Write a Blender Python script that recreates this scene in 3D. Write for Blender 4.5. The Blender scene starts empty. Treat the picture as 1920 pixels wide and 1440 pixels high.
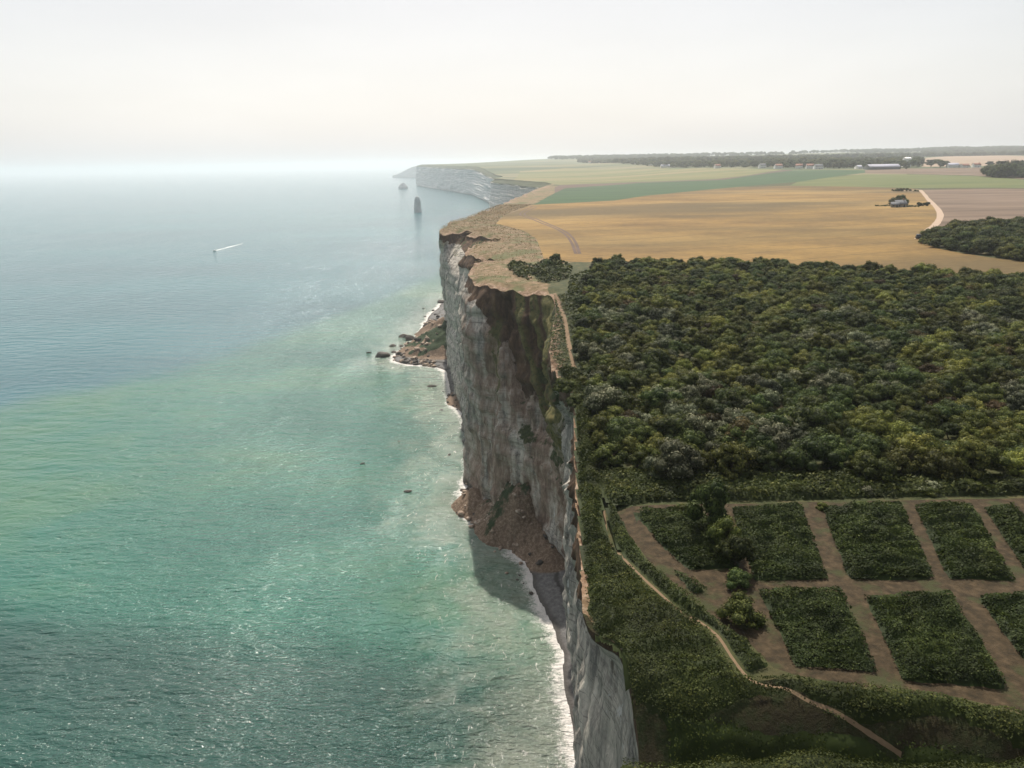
import bpy, math, random
import numpy as np
from mathutils import Vector, Matrix
from mathutils.geometry import delaunay_2d_cdt
random.seed(7); RNG = np.random.default_rng(11)
scene = bpy.context.scene
COL = scene.collection

# ------------------------------------------------------------------ camera
CAM_H, FPX, PITCH, ROLL = 117.0, 1340.0, math.radians(17.17), math.radians(1.0)
cam_data = bpy.data.cameras.new('camera')
cam_data.sensor_width = 36.0
cam_data.lens = 36.0 * FPX / 1920.0
cam_data.clip_start = 0.5
cam_data.clip_end = 200000.0
cam = bpy.data.objects.new('camera', cam_data)
COL.objects.link(cam)
cam.matrix_world = (Matrix.Translation((0, 0, CAM_H)) @ Matrix.Rotation(math.radians(90) - PITCH, 4, 'X')
                    @ Matrix.Rotation(-ROLL, 4, 'Z'))
scene.camera = cam

# ------------------------------------------------------------------ light
SUN_AZ, SUN_EL = math.radians(-5.0), math.radians(54.0)
SUNV = Vector((math.sin(SUN_AZ) * math.cos(SUN_EL), math.cos(SUN_AZ) * math.cos(SUN_EL), math.sin(SUN_EL)))
sd = bpy.data.lights.new('sun', 'SUN')
sd.energy = 5.0; sd.angle = math.radians(0.9); sd.color = (1.0, 0.93, 0.83)
so = bpy.data.objects.new('sun', sd); COL.objects.link(so)
so.rotation_euler = (-SUNV).to_track_quat('-Z', 'Y').to_euler()

world = bpy.data.worlds.new('World'); scene.world = world; world.use_nodes = True
wn, wl = world.node_tree.nodes, world.node_tree.links
wn.clear()
w_out = wn.new('ShaderNodeOutputWorld')
sky = wn.new('ShaderNodeTexSky'); sky.sky_type = 'NISHITA'; sky.sun_disc = False
sky.sun_elevation = SUN_EL; sky.sun_rotation = SUN_AZ; sky.dust_density = 4.0; sky.air_density = 1.2
bg1 = wn.new('ShaderNodeBackground'); bg1.inputs['Strength'].default_value = 0.05
wl.new(sky.outputs[0], bg1.inputs['Color'])
tc = wn.new('ShaderNodeTexCoord')
dotn = wn.new('ShaderNodeVectorMath'); dotn.operation = 'DOT_PRODUCT'; dotn.inputs[1].default_value = SUNV
wl.new(tc.outputs['Generated'], dotn.inputs[0])
mr = wn.new('ShaderNodeMapRange'); mr.inputs['From Min'].default_value = -1; mr.inputs['From Max'].default_value = 1
wl.new(dotn.outputs['Value'], mr.inputs['Value'])
# thin, slightly uneven cloud veil
nz = wn.new('ShaderNodeTexNoise'); nz.inputs['Scale'].default_value = 2.2; nz.inputs['Detail'].default_value = 5
mp = wn.new('ShaderNodeMapping'); mp.inputs['Scale'].default_value = (1, 1, 4.5)
wl.new(tc.outputs['Generated'], mp.inputs[0]); wl.new(mp.outputs[0], nz.inputs['Vector'])
cr = wn.new('ShaderNodeValToRGB')
el = cr.color_ramp.elements
el[0].position = 0.0; el[0].color = (0.20, 0.21, 0.22, 1)
el[1].position = 1.0; el[1].color = (0.8, 0.77, 0.72, 1)
for p, c in ((0.5, (0.29, 0.30, 0.31)), (0.68, (0.41, 0.425, 0.44)), (0.75, (0.49, 0.495, 0.505)), (0.80, (0.545, 0.54, 0.545)), (0.87, (0.50, 0.487, 0.49)), (0.94, (0.46, 0.445, 0.445))):
    e = el.new(p); e.color = (*c, 1)
wl.new(mr.outputs[0], cr.inputs[0])
mrn = wn.new('ShaderNodeMapRange'); mrn.inputs['From Min'].default_value = 0.3; mrn.inputs['From Max'].default_value = 0.7
mrn.inputs['To Min'].default_value = 0.96; mrn.inputs['To Max'].default_value = 1.07
wl.new(nz.outputs[0], mrn.inputs['Value'])
bg2 = wn.new('ShaderNodeBackground'); wl.new(cr.outputs[0], bg2.inputs['Color']); wl.new(mrn.outputs[0], bg2.inputs['Strength'])
# the air near the horizon is milkier
sx = wn.new('ShaderNodeSeparateXYZ'); wl.new(tc.outputs['Generated'], sx.inputs[0])
hzr = wn.new('ShaderNodeMapRange'); hzr.interpolation_type = 'SMOOTHSTEP'
for k_, v_ in (('From Min', 0.24), ('From Max', -0.02), ('To Min', 0.0), ('To Max', 0.34)): hzr.inputs[k_].default_value = v_
wl.new(sx.outputs[2], hzr.inputs['Value'])
mulh = wn.new('ShaderNodeMath'); mulh.operation = 'MULTIPLY_ADD'; wl.new(mrn.outputs[0], mulh.inputs[0]); wl.new(hzr.outputs[0], mulh.inputs[1]); wl.new(mrn.outputs[0], mulh.inputs[2])
wl.new(mulh.outputs[0], bg2.inputs['Strength'])
adds = wn.new('ShaderNodeAddShader')
wl.new(bg1.outputs[0], adds.inputs[0]); wl.new(bg2.outputs[0], adds.inputs[1]); wl.new(adds.outputs[0], w_out.inputs['Surface'])

scene.view_settings.view_transform = 'Standard'; scene.view_settings.look = 'None'
scene.view_settings.exposure = 0.0; scene.view_settings.gamma = 1.0
scene.render.engine = 'CYCLES'
cy = scene.cycles
cy.max_bounces = 6; cy.diffuse_bounces = 2; cy.glossy_bounces = 2; cy.transmission_bounces = 2; cy.volume_bounces = 1
cy.transparent_max_bounces = 4; cy.sample_clamp_indirect = 3.0
try:
    cy.use_denoising = True; cy.denoiser = 'OPENIMAGEDENOISE'; cy.denoising_input_passes = 'RGB_ALBEDO_NORMAL'
except Exception:
    pass

# ------------------------------------------------------------------ geometry of the view, in metres
def pray(x, y):
    u = (x - 960) / FPX; v = (720 - y) / FPX
    c, s = math.cos(ROLL), math.sin(ROLL)
    a = u * c + v * s; b = -u * s + v * c
    return a, math.cos(PITCH) + b * math.sin(PITCH), -math.sin(PITCH) + b * math.cos(PITCH)
def at(x, y, z=0.0):
    q = pray(x, y); t = (z - CAM_H) / q[2]
    return q[0] * t, q[1] * t

# ------------------------------------------------------------------ numpy noise
def _h(ix, iy, iz):
    n = (ix * 374761393 + iy * 668265263 + iz * 2147483647) & 0xFFFFFFFF
    n = ((n ^ (n >> 13)) * 1274126177) & 0xFFFFFFFF
    n = (n ^ (n >> 16)) & 0xFFFFFF
    return n / float(0xFFFFFF) * 2 - 1
def noise(x, y, z=0.0):
    x, y, z = np.broadcast_arrays(np.asarray(x, float), np.asarray(y, float), np.asarray(z, float))
    fx, fy, fz = np.floor(x), np.floor(y), np.floor(z)
    ix, iy, iz = fx.astype(np.int64), fy.astype(np.int64), fz.astype(np.int64)
    u, v, w = x - fx, y - fy, z - fz
    u = u * u * (3 - 2 * u); v = v * v * (3 - 2 * v); w = w * w * (3 - 2 * w)
    r = 0
    for a in (0, 1):
        for b in (0, 1):
            for c in (0, 1):
                r = r + _h(ix + a, iy + b, iz + c) * (u if a else 1 - u) * (v if b else 1 - v) * (w if c else 1 - w)
    return r
def fbm(x, y, z=0.0, o=4):
    r, a, f = 0, 1, 1
    for i in range(o):
        r = r + a * noise(np.asarray(x) * f + 13.7 * i, np.asarray(y) * f - 7.1 * i, np.asarray(z) * f + 3.3 * i)
        a *= 0.5; f *= 2.03
    return r / 1.9
def ss(a, b, x):
    t = np.clip((np.asarray(x, float) - a) / (b - a), 0, 1)
    return t * t * (3 - 2 * t)

# ------------------------------------------------------------------ plateau height
_lip_px = [(1088, 1148), (1118, 1178), (1165, 1215), (1230, 1243), (1300, 1262), (1400, 1283), (1470, 1278), (1560, 1290),
           (1640, 1302), (1780, 1318), (1920, 1348), (2100, 1390)]
_lip_w = sorted([at(x, y, 80.0) for x, y in _lip_px])
_lx = np.array([p[0] for p in _lip_w]); _ly = np.array([p[1] for p in _lip_w])
def zp(X, Y):
    """height of the land surface"""
    X = np.asarray(X, float); Y = np.asarray(Y, float)
    z = 80.0 + 28 * ss(1950, 3100, Y) + 10 * ss(3100, 4400, Y)
    z = z + 19 * ss(150, 620, X) * ss(600, 2000, Y) * (1 - ss(1950, 3600, Y))
    z = z + 26 * ss(3600, 5600, Y) * ss(-500, 400, X) + 12 * ss(800, 3600, X) * ss(3300, 5200, Y)
    z = z + 5.0 * fbm(X / 900.0, Y / 700.0, 4.4, 3) * ss(1500, 4000, Y) * ss(-100, 500, X)
    z = z - 95 * ss(-800, -1160, X) * ss(5500, 6500, Y)
    z = z + 0.9 * fbm(X / 90.0, Y / 90.0, 1.1, 3) * ss(90, 260, Y)
    z = z + 0.25 * fbm(X / 9.0, Y / 9.0, 2.2, 3) * (1 - ss(400, 900, Y))
    # the steep little valley in front
    yl = np.interp(X, _lx, _ly) + 0.9 * fbm(X / 5.0, X * 0 + 3.0, 0, 3)
    d = np.maximum(yl - Y, 0)
    bulge = 2.5 + 3.0 * np.exp(-((X - 10.0) / 5.0) ** 2)
    drop = 2.0 * (np.sqrt(d * d + bulge ** 2) - bulge)
    drop = 24 * (1 - np.exp(-drop / 24.0)) + 0.9 * fbm(X / 4.0, Y / 4.0, 5.0, 4) * ss(0.5, 5, d) * (1 - ss(26, 32, -Y + 60))
    g = z - drop
    crest = 87.0 + 0.5 * fbm(X / 3.0, Y / 3.0, 9.0, 3)
    r = ss(36.5, 29.0, Y + 0.5 * noise(X / 4.0, 2.0))
    return g * (1 - r) + crest * r
_T = [25.0]
while _T[-1] < 15000: _T.append(_T[-1] + max(0.5, _T[-1] * 0.003))
_T = np.array(_T)
def hit(x, y):
    """where a sight line meets the land"""
    q = pray(x, y)
    if q[2] < 0: T = _T[_T > (CAM_H - 185.0) / q[2] * 0.0 + 20.0 / -q[2]]
    else: T = _T
    below = CAM_H + q[2] * T < zp(q[0] * T, q[1] * T)
    if not below.any(): t = 15000.0; return q[0] * t, q[1] * t
    i = int(np.argmax(below)); lo, hi = T[max(0, i - 1)], T[i]
    for _ in range(2):
        tt = np.linspace(lo, hi, 33); bb = CAM_H + q[2] * tt < zp(q[0] * tt, q[1] * tt); bb[-1] = True
        j = max(1, int(np.argmax(bb))); lo, hi = tt[j - 1], tt[j]
    return q[0] * hi, q[1] * hi

# ------------------------------------------------------------------ tagging and meshes
def tag(o, label=None, cat=None, group=None, kind=None):
    if label: o['label'] = label
    if cat: o['category'] = cat
    if group: o['group'] = group
    if kind: o['kind'] = kind
    return o
def mesh_np(name, verts, faces, mat=None, parent=None, smooth=False, attrs=None):
    """faces: (n,3) or (n,4) int array, or a list of such"""
    me = bpy.data.meshes.new(name)
    verts = np.asarray(verts, np.float32)
    fl = faces if isinstance(faces, list) else [faces]
    fl = [np.asarray(f, np.int32) for f in fl if len(f)]
    me.vertices.add(len(verts)); me.vertices.foreach_set('co', verts.ravel())
    nl = sum(f.size for f in fl); nf = sum(len(f) for f in fl)
    me.loops.add(nl); me.loops.foreach_set('vertex_index', np.concatenate([f.ravel() for f in fl]))
    me.polygons.add(nf)
    sizes = np.concatenate([np.full(len(f), f.shape[1]) for f in fl])
    starts = np.concatenate([[0], np.cumsum(sizes)[:-1]]).astype(np.int32)
    me.polygons.foreach_set('loop_start', starts)
    me.update(calc_edges=True)
    if smooth: me.polygons.foreach_set('use_smooth', np.ones(nf, bool))
    for k, v in (attrs or {}).items():
        a = me.attributes.new(k, 'FLOAT', 'POINT'); a.data.foreach_set('value', np.asarray(v, np.float32))
    if mat: me.materials.append(mat)
    me.validate()
    o = bpy.data.objects.new(name, me); COL.objects.link(o)
    if parent: o.parent = parent
    return o
def grid_faces(nu, nv):
    i, j = np.meshgrid(np.arange(nu - 1), np.arange(nv - 1), indexing='ij')
    a = (i * nv + j).ravel()
    return np.stack([a, a + nv, a + nv + 1, a + 1], 1)
def pip(px_, py_, poly):
    poly = np.asarray(poly); n = len(poly); ins = np.zeros(len(px_), bool)
    j = n - 1
    for i in range(n):
        xi, yi = poly[i]; xj, yj = poly[j]
        if yi != yj:
            c = ((yi > py_) != (yj > py_)) & (px_ < (xj - xi) * (py_ - yi) / (yj - yi) + xi)
            ins ^= c
        j = i
    return ins

def dist_poly(X, Y, P):
    """distance to a polyline, chunked"""
    X = np.ravel(X); Y = np.ravel(Y); out = np.full(len(X), 1e9)
    A, B = P[:-1], P[1:]; d = B - A; L2 = (d ** 2).sum(1) + 1e-9
    for k in range(0, len(X), 4000):
        x = X[k:k + 4000, None]; y = Y[k:k + 4000, None]
        t = np.clip(((x - A[:, 0]) * d[:, 0] + (y - A[:, 1]) * d[:, 1]) / L2, 0, 1)
        q = (x - A[:, 0] - t * d[:, 0]) ** 2 + (y - A[:, 1] - t * d[:, 1]) ** 2
        out[k:k + 4000] = np.sqrt(q.min(1))
    return out

# ------------------------------------------------------------------ materials
class M:
    def __init__(s, name):
        s.m = bpy.data.materials.new(name); s.m.use_nodes = True
        s.n = s.m.node_tree.nodes; s.l = s.m.node_tree.links
        s.b = s.n['Principled BSDF']; s.out = s.n['Material Output']
        s.b.inputs['Roughness'].default_value = 0.85
        s.b.inputs['Specular IOR Level'].default_value = 0.2
        s.geo = s.n.new('ShaderNodeNewGeometry')
    def noise(s, scale, detail=6, rough=0.6, stretch=(1, 1, 1), loc=(0, 0, 0), rot=(0, 0, 0), dist=0.0):
        mp = s.n.new('ShaderNodeMapping'); mp.inputs['Scale'].default_value = stretch
        mp.inputs['Location'].default_value = loc; mp.inputs['Rotation'].default_value = rot
        s.l.new(s.geo.outputs['Position'], mp.inputs[0])
        t = s.n.new('ShaderNodeTexNoise'); t.inputs['Scale'].default_value = scale; t.inputs['Detail'].default_value = detail
        t.inputs['Roughness'].default_value = rough; t.inputs['Distortion'].default_value = dist
        s.l.new(mp.outputs[0], t.inputs['Vector']); return t.outputs[0]
    def rng(s, v, a, b, c=0.0, d=1.0):
        t = s.n.new('ShaderNodeMapRange'); t.interpolation_type = 'SMOOTHSTEP'
        for k, x in zip(('From Min', 'From Max', 'To Min', 'To Max'), (a, b, c, d)): t.inputs[k].default_value = x
        s.l.new(v, t.inputs['Value']); return t.outputs[0]
    def math(s, op, a, b=0.0):
        t = s.n.new('ShaderNodeMath'); t.operation = op
        for i, x in enumerate((a, b)):
            if isinstance(x, (int, float)): t.inputs[i].default_value = x
            else: s.l.new(x, t.inputs[i])
        return t.outputs[0]
    def ramp(s, v, stops):
        t = s.n.new('ShaderNodeValToRGB'); e = t.color_ramp.elements
        e[0].position = stops[0][0]; e[0].color = (*stops[0][1], 1)
        e[1].position = stops[-1][0]; e[1].color = (*stops[-1][1], 1)
        for p, c in stops[1:-1]:
            q = e.new(p); q.color = (*c, 1)
        s.l.new(v, t.inputs[0]); return t.outputs[0]
    def mix(s, f, a, b, mode='MIX'):
        t = s.n.new('ShaderNodeMix'); t.data_type = 'RGBA'; t.blend_type = mode; t.clamp_factor = True
        if isinstance(f, (int, float)): t.inputs[0].default_value = f
        else: s.l.new(f, t.inputs[0])
        for i, x in ((6, a), (7, b)):
            if isinstance(x, tuple): t.inputs[i].default_value = (*x, 1)
            else: s.l.new(x, t.inputs[i])
        return t.outputs[2]
    def attr(s, name):
        t = s.n.new('ShaderNodeAttribute'); t.attribute_name = name; return t.outputs['Fac']
    def sep(s, v):
        t = s.n.new('ShaderNodeSeparateXYZ'); s.l.new(v, t.inputs[0]); return t.outputs
    def color(s, c): 
        if isinstance(c, tuple): s.b.inputs['Base Color'].default_value = (*c, 1)
        else: s.l.new(c, s.b.inputs['Base Color'])
    def bump(s, h, dist, strength=1.0, prev=None):
        t = s.n.new('ShaderNodeBump'); t.inputs['Distance'].default_value = dist; t.inputs['Strength'].default_value = strength
        s.l.new(h, t.inputs['Height'])
        if prev is not None: s.l.new(prev, t.inputs['Normal'])
        s.l.new(t.outputs[0], s.b.inputs['Normal']); return t.outputs[0]

def two_tone(name, scale, stops, bump=0.0, bscale=None, stretch=(1, 1, 1), big=None):
    m = M(name)
    c = m.ramp(m.noise(scale, stretch=stretch), stops)
    if name in ('headland_grass', 'dry_verge'):   # bare crumbling soil along the brink
        c = m.mix(m.rng(m.math('ADD', m.attr('edge'), m.math('MULTIPLY', m.math('SUBTRACT', m.noise(0.5, 6, 0.7, loc=(3, 3, 3)), 0.5), 1.1)), 0.42, 0.62), c,
                  m.ramp(m.noise(0.9, 6, 0.7), [(0.3, (0.09, 0.055, 0.03)), (0.5, (0.22, 0.14, 0.085)), (0.7, (0.46, 0.36, 0.27))]))
    if big:  # (scale, lo, hi, colour) a second, broader patchiness
        c = m.mix(m.rng(m.noise(big[0], 4, stretch=stretch, loc=(5, 9, 2)), big[1], big[2]), c, big[3])
    m.color(c)
    if bump: m.bump(m.noise(bscale or scale, 8, 0.7), bump)
    return m.m
def flat(name, c, rough=0.7, var=0.12, scale=1.5):
    m = M(name)
    m.color(m.mix(m.noise(scale), tuple(x * (1 - var) for x in c), tuple(min(1, x * (1 + var)) for x in c)))
    m.b.inputs['Roughness'].default_value = rough
    return m.m

mat_grass = two_tone('headland_grass', 0.5, [(0.3, (0.028, 0.036, 0.014)), (0.5, (0.055, 0.062, 0.022)), (0.7, (0.10, 0.085, 0.036))], 0.25, 1.2,
                     big=(0.06, 0.54, 0.7, (0.11, 0.08, 0.038)))
mat_verge = two_tone('dry_verge', 0.35, [(0.3, (0.075, 0.066, 0.030)), (0.45, (0.15, 0.110, 0.052)), (0.58, (0.23, 0.155, 0.09)), (0.72, (0.36, 0.26, 0.185))], 0.15, 1.0,
                     big=(0.07, 0.50, 0.60, (0.105, 0.105, 0.04)))
mat_track = two_tone('bare_earth', 1.1, [(0.3, (0.024, 0.018, 0.009)), (0.5, (0.050, 0.035, 0.018)), (0.72, (0.095, 0.066, 0.036))], 0.12, 3.0,
                     big=(0.35, 0.52, 0.68, (0.045, 0.048, 0.018)))
mat_footpath = flat('trodden_chalk', (0.19, 0.132, 0.08), 0.9, 0.25, 2.0)
mat_road = flat('pale_road', (0.40, 0.30, 0.22), 0.9, 0.2, 0.3)
def wheat_mat():
    m = M('wheat')
    c = m.ramp(m.noise(0.03, 6, 0.62, stretch=(0.7, 1, 1)), [(0.3, (0.15, 0.088, 0.026)), (0.5, (0.22, 0.133, 0.038)), (0.66, (0.29, 0.178, 0.050))])
    # broad bands of a darker tone across the crop
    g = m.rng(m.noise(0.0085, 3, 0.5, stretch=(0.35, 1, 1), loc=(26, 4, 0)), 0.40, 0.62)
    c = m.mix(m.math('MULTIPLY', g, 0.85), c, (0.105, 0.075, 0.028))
    hl = m.rng(m.noise(0.012, 4, 0.55, stretch=(0.4, 1, 1), loc=(2, 44, 0)), 0.50, 0.70, 0, 0.6)
    c = m.mix(hl, c, (0.36, 0.235, 0.075))
    # sowing rows and wheel lines
    wv = m.n.new('ShaderNodeTexWave'); wv.inputs['Scale'].default_value = 0.013; wv.inputs['Distortion'].default_value = 0.6; wv.inputs['Detail'].default_value = 2
    mpw = m.n.new('ShaderNodeMapping'); mpw.inputs['Rotation'].default_value = (0, 0, 1.15); m.l.new(m.geo.outputs['Position'], mpw.inputs[0]); m.l.new(mpw.outputs[0], wv.inputs['Vector'])
    c = m.mix(m.rng(wv.outputs['Fac'], 0.965, 0.995, 0, 0.35), c, (0.10, 0.062, 0.022))
    f = m.rng(m.noise(0.35, 5, 0.7, stretch=(0.6, 1.2, 1)), 0.35, 0.7, 0.78, 1.1)
    c = m.mix(1.0, c, m.ramp(f, [(0.0, (0, 0, 0)), (1.0, (1, 1, 1))]), 'MULTIPLY')
    m.color(c); m.bump(m.noise(1.2, 6, 0.7), 0.12); return m.m
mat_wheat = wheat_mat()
mat_green_field = two_tone('dark_green_crop', 0.06, [(0.3, (0.022, 0.055, 0.020)), (0.7, (0.042, 0.090, 0.030))], stretch=(0.3, 1, 1))
mat_light_green = two_tone('light_green_crop', 0.03, [(0.3, (0.075, 0.100, 0.028)), (0.7, (0.14, 0.150, 0.05))], stretch=(0.2, 1, 1))
mat_tan_green = two_tone('mixed_pasture', 0.008, [(0.35, (0.10, 0.12, 0.04)), (0.5, (0.16, 0.155, 0.06)), (0.65, (0.23, 0.175, 0.09))], stretch=(0.25, 1.2, 1))
mat_purple = two_tone('ploughed_strip', 0.05, [(0.3, (0.085, 0.055, 0.04)), (0.7, (0.13, 0.085, 0.065))], stretch=(0.3, 1, 1))
mat_plough = two_tone('ploughed_field', 0.03, [(0.3, (0.10, 0.068, 0.044)), (0.5, (0.15, 0.104, 0.070)), (0.7, (0.21, 0.15, 0.105))], stretch=(0.35, 1.2, 1))
mat_pink = two_tone('stubble', 0.01, [(0.3, (0.25, 0.18, 0.12)), (0.7, (0.36, 0.27, 0.19))], stretch=(0.3, 1, 1))
mat_farland = two_tone('far_country', 0.004, [(0.35, (0.05, 0.07, 0.03)), (0.5, (0.09, 0.11, 0.05)), (0.62, (0.2, 0.17, 0.09))], stretch=(0.4, 1.4, 1))
def gully_mat():
    m = M('valley_side')
    c = m.ramp(m.noise(0.45, 8, 0.65), [(0.3, (0.030, 0.022, 0.012)), (0.45, (0.045, 0.038, 0.016)), (0.58, (0.035, 0.045, 0.014)), (0.7, (0.075, 0.062, 0.025))])
    c = m.mix(m.rng(m.noise(0.16, 4, 0.6, loc=(3, 3, 8)), 0.64, 0.70), c, (0.15, 0.085, 0.055))
    m.color(c); m.bump(m.noise(2.0, 8, 0.75), 0.5); return m.m
mat_gully = gully_mat()

# ------------------------------------------------------------------ coast stations: lip (x, y, z) and foot (x, y) of the cliff
def L(x, y, z=80.0): return at(x, y, z)
ST = []   # lip x, lip y, foot x, foot y, soil depth below the lip, vegetation, bulge
def st(l, b, soil=3.0, veg=0.0, bul=1.0): ST.append((l[0], l[1], b[0], b[1], soil, veg, bul))
st((-10, -120), (-8, -120)); st((-1, -30), (1.0, -30)); st((3.2, 5), (4.5, 5)); st((4.6, 24), (6.5, 26))
st((5.4, 30), (8, 33), 0.7, 0.25); st((7.4, 35), (10, 37), 0.7, 0.25); st((8.9, 41), (10.5, 42), 0.7, 0.25); st(L(1165, 1400, 71), (10.2, 46.5), 0.7, 0.25)
st(L(1150, 1330, 73.5), (11.0, 49.5), 0.7, 0.25); st(L(1125, 1250, 77), (10.7, 51.5), 0.7, 0.25); st(L(1104, 1185, 79.4), (10.3, 53.5), 0.7, 0.25)
st(L(1092, 1150), (10.2, 56), 0.7, 0.25); st(L(1089, 1080), (10.6, 63), 2.5, 0, 1.4); st(L(1084, 1000), (11.2, 72), 3, 0, 1.4); st(L(1081, 940), (10.4, 80), 3, 0, 1.3)
st(L(1080, 900), (10.8, 92), 3, 0, 1.3); st(L(1079, 850), (11.2, 103), 3, 0, 1.3); st(L(1077, 800), (11.8, 115), 3, 0, 1.2)
st(L(1074, 750), (13.6, 127), 3, 0, 1.1); st(L(1048, 706), (14.5, 139), 4, 0.6, 1.0); st(L(1040, 688), (15.5, 148), 5, 0.8, 0.8)
st(L(1032, 672), (16.5, 158), 4, 0.0, 0.6); st(L(1026, 648), (17, 167), 6, 0.5, 0.85); st(L(1034, 615), (17.5, 177), 22, 0.5, 0.85)
st(L(1042, 580), (17, 187), 30, 0.5, 0.85); st(L(1040, 554), (13.5, 196), 34, 0.4, 0.85); st(L(1012, 545), (8.0, 204), 32, 0.3, 0.85)
st(L(985, 541), (2.5, 209), 30, 0.3, 0.85); st(L(960, 538), (-1.5, 214), 22, 0.2, 0.85); st(L(938, 536), (-6, 222), 14, 0.0, 0.85)
st(L(915, 533), (-11.5, 228), 5, 0, 0.7); st(L(892, 527), (-15.0, 236), 3, 0, 0.8); st(L(880, 518), (-16.6, 247), 3, 0, 0.8)
st(L(874, 506), (-17.6, 262), 4, 0, 0.8); st(L(890, 493), (-18.2, 274), 7, 0.2, 0.8); st(L(938, 487), (-19.0, 288), 9, 0.5, 0.8)
st(L(896, 480), (-20, 300), 6, 0.3, 0.8); st(L(868, 471), (-22, 318), 4, 0, 0.8); st(L(884, 457), (-24.5, 335), 7, 0.2, 0.9)
st(L(940, 447), (-27, 350), 10, 0.5, 0.9); st(L(900, 441), (-30, 366), 7, 0.3, 0.9); st(L(868, 437), (-34, 385), 4, 0.1, 0.9)
st(L(902, 430), (-36, 398), 8, 0.4, 0.7); st(L(850, 432), (-36.5, 408), 4, 0, .6); st(L(826, 437), (-39, 432), 3, 0, .7)
st(L(824, 429), (-41, 458), 3, 0, .7); st(L(848, 413), (-45, 495), 3,0,.5); st(L(866, 409), (-47, 530), 3); st(L(888, 401), (-37, 585), 4)
st(L(900, 396), (-30, 640), 4); st(L(925, 388), (-19, 700), 4); st(L(943, 379), (-10, 750), 5, 0.2); st(L(975, 367), (8, 900), 5, 0.2); st(L(1008, 353), (34, 1160), 5)
st((78, 1333), (58, 1345)); st((70, 1450), (48, 1450)); st((40, 1600), (22, 1590)); st((-8, 1790), (-22, 1775)); st((-38, 1930), (-52, 1920))
st((-20, 2100), (-40, 2110)); st((-70, 2500), (-85, 2480)); st((-120, 2900), (-140, 2880)); st((-185, 3120), (-200, 3090)); st((-300, 3560), (-320, 3530)); st((-410, 3960), (-430, 3930))
st((-515, 4390), (-545, 4370)); st((-500, 4520), (-540, 4540)); st((-380, 5000), (-410, 5010)); st((-420, 6000), (-450, 5990)); st((-760, 6950), (-790, 6900))
st((-1010, 7260), (-1040, 7220)); st((-1150, 7390), (-1175, 7370)); st((-1080, 7480), (-1090, 7520)); st((-700, 7800), (-720, 7850)); st((400, 9600), (380, 9700)); st((4000, 12500), (3900, 12700))
ST = np.array(ST)
def resample(P, step):
    """P (n,k); the first two columns are the plan position; the spacing grows with distance"""
    out = []
    for a, b in zip(P[:-1], P[1:]):
        ln = math.hypot(b[0] - a[0], b[1] - a[1]); lb = math.hypot(b[2] - a[2], b[3] - a[3]) if len(a) > 3 else 0
        D = math.hypot(*((a[:2] + b[:2]) / 2)); n = max(1, int(math.ceil(max(ln, lb) / step(D))))
        for k in range(n): out.append(a + (b - a) * k / n)
    out.append(P[-1]); return np.array(out)
def smooth_rows(P, it, cols):
    for _ in range(it):
        Q = P.copy(); Q[1:-1][:, cols] = 0.25 * P[:-2][:, cols] + 0.5 * P[1:-1][:, cols] + 0.25 * P[2:][:, cols]; P = Q
    return P
CS = resample(ST, lambda D: min(40.0, max(0.45, D * 0.0042)))
CS = smooth_rows(CS, 3, [0, 1]); CS = smooth_rows(CS, 10, [2, 3, 4, 5, 6])
D_ = np.hypot(CS[:, 0], CS[:, 1])
amp = np.clip(D_ * 0.003, 0.28, 9.0) * (0.25 + 0.75 * ss(52, 62, CS[:, 1]))
CS[:, 0] += 1.5 * amp * fbm(CS[:, 0] / (amp * 4), CS[:, 1] / (amp * 4), 21.0, 4) * ss(60, 75, CS[:, 1]) * 0.6 + amp * fbm(CS[:, 0] / (amp * 9), CS[:, 1] / (amp * 9), 1.0, 5)
CS[:, 1] += amp * 0.5 * fbm(CS[:, 0] / (amp * 9), CS[:, 1] / (amp * 9), 6.0, 5)
LIP = CS[:, :2]; NS = len(CS)
def edge_drop(X, Y, d=None):
    if d is None: d = dist_poly(X, Y, LIP)
    q = 0.5 + 0.9 * fbm(np.asarray(X) / 5.0, np.asarray(Y) / 5.0, 44.0, 3)
    return 2.6 * np.clip(q, 0, 1.2) * (1 - ss(0, 7.0, d)) * ss(58, 70, Y) * (1 - ss(700, 1100, Y))
LIPZ = zp(LIP[:, 0], LIP[:, 1]) - edge_drop(LIP[:, 0], LIP[:, 1], np.zeros(NS))

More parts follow.
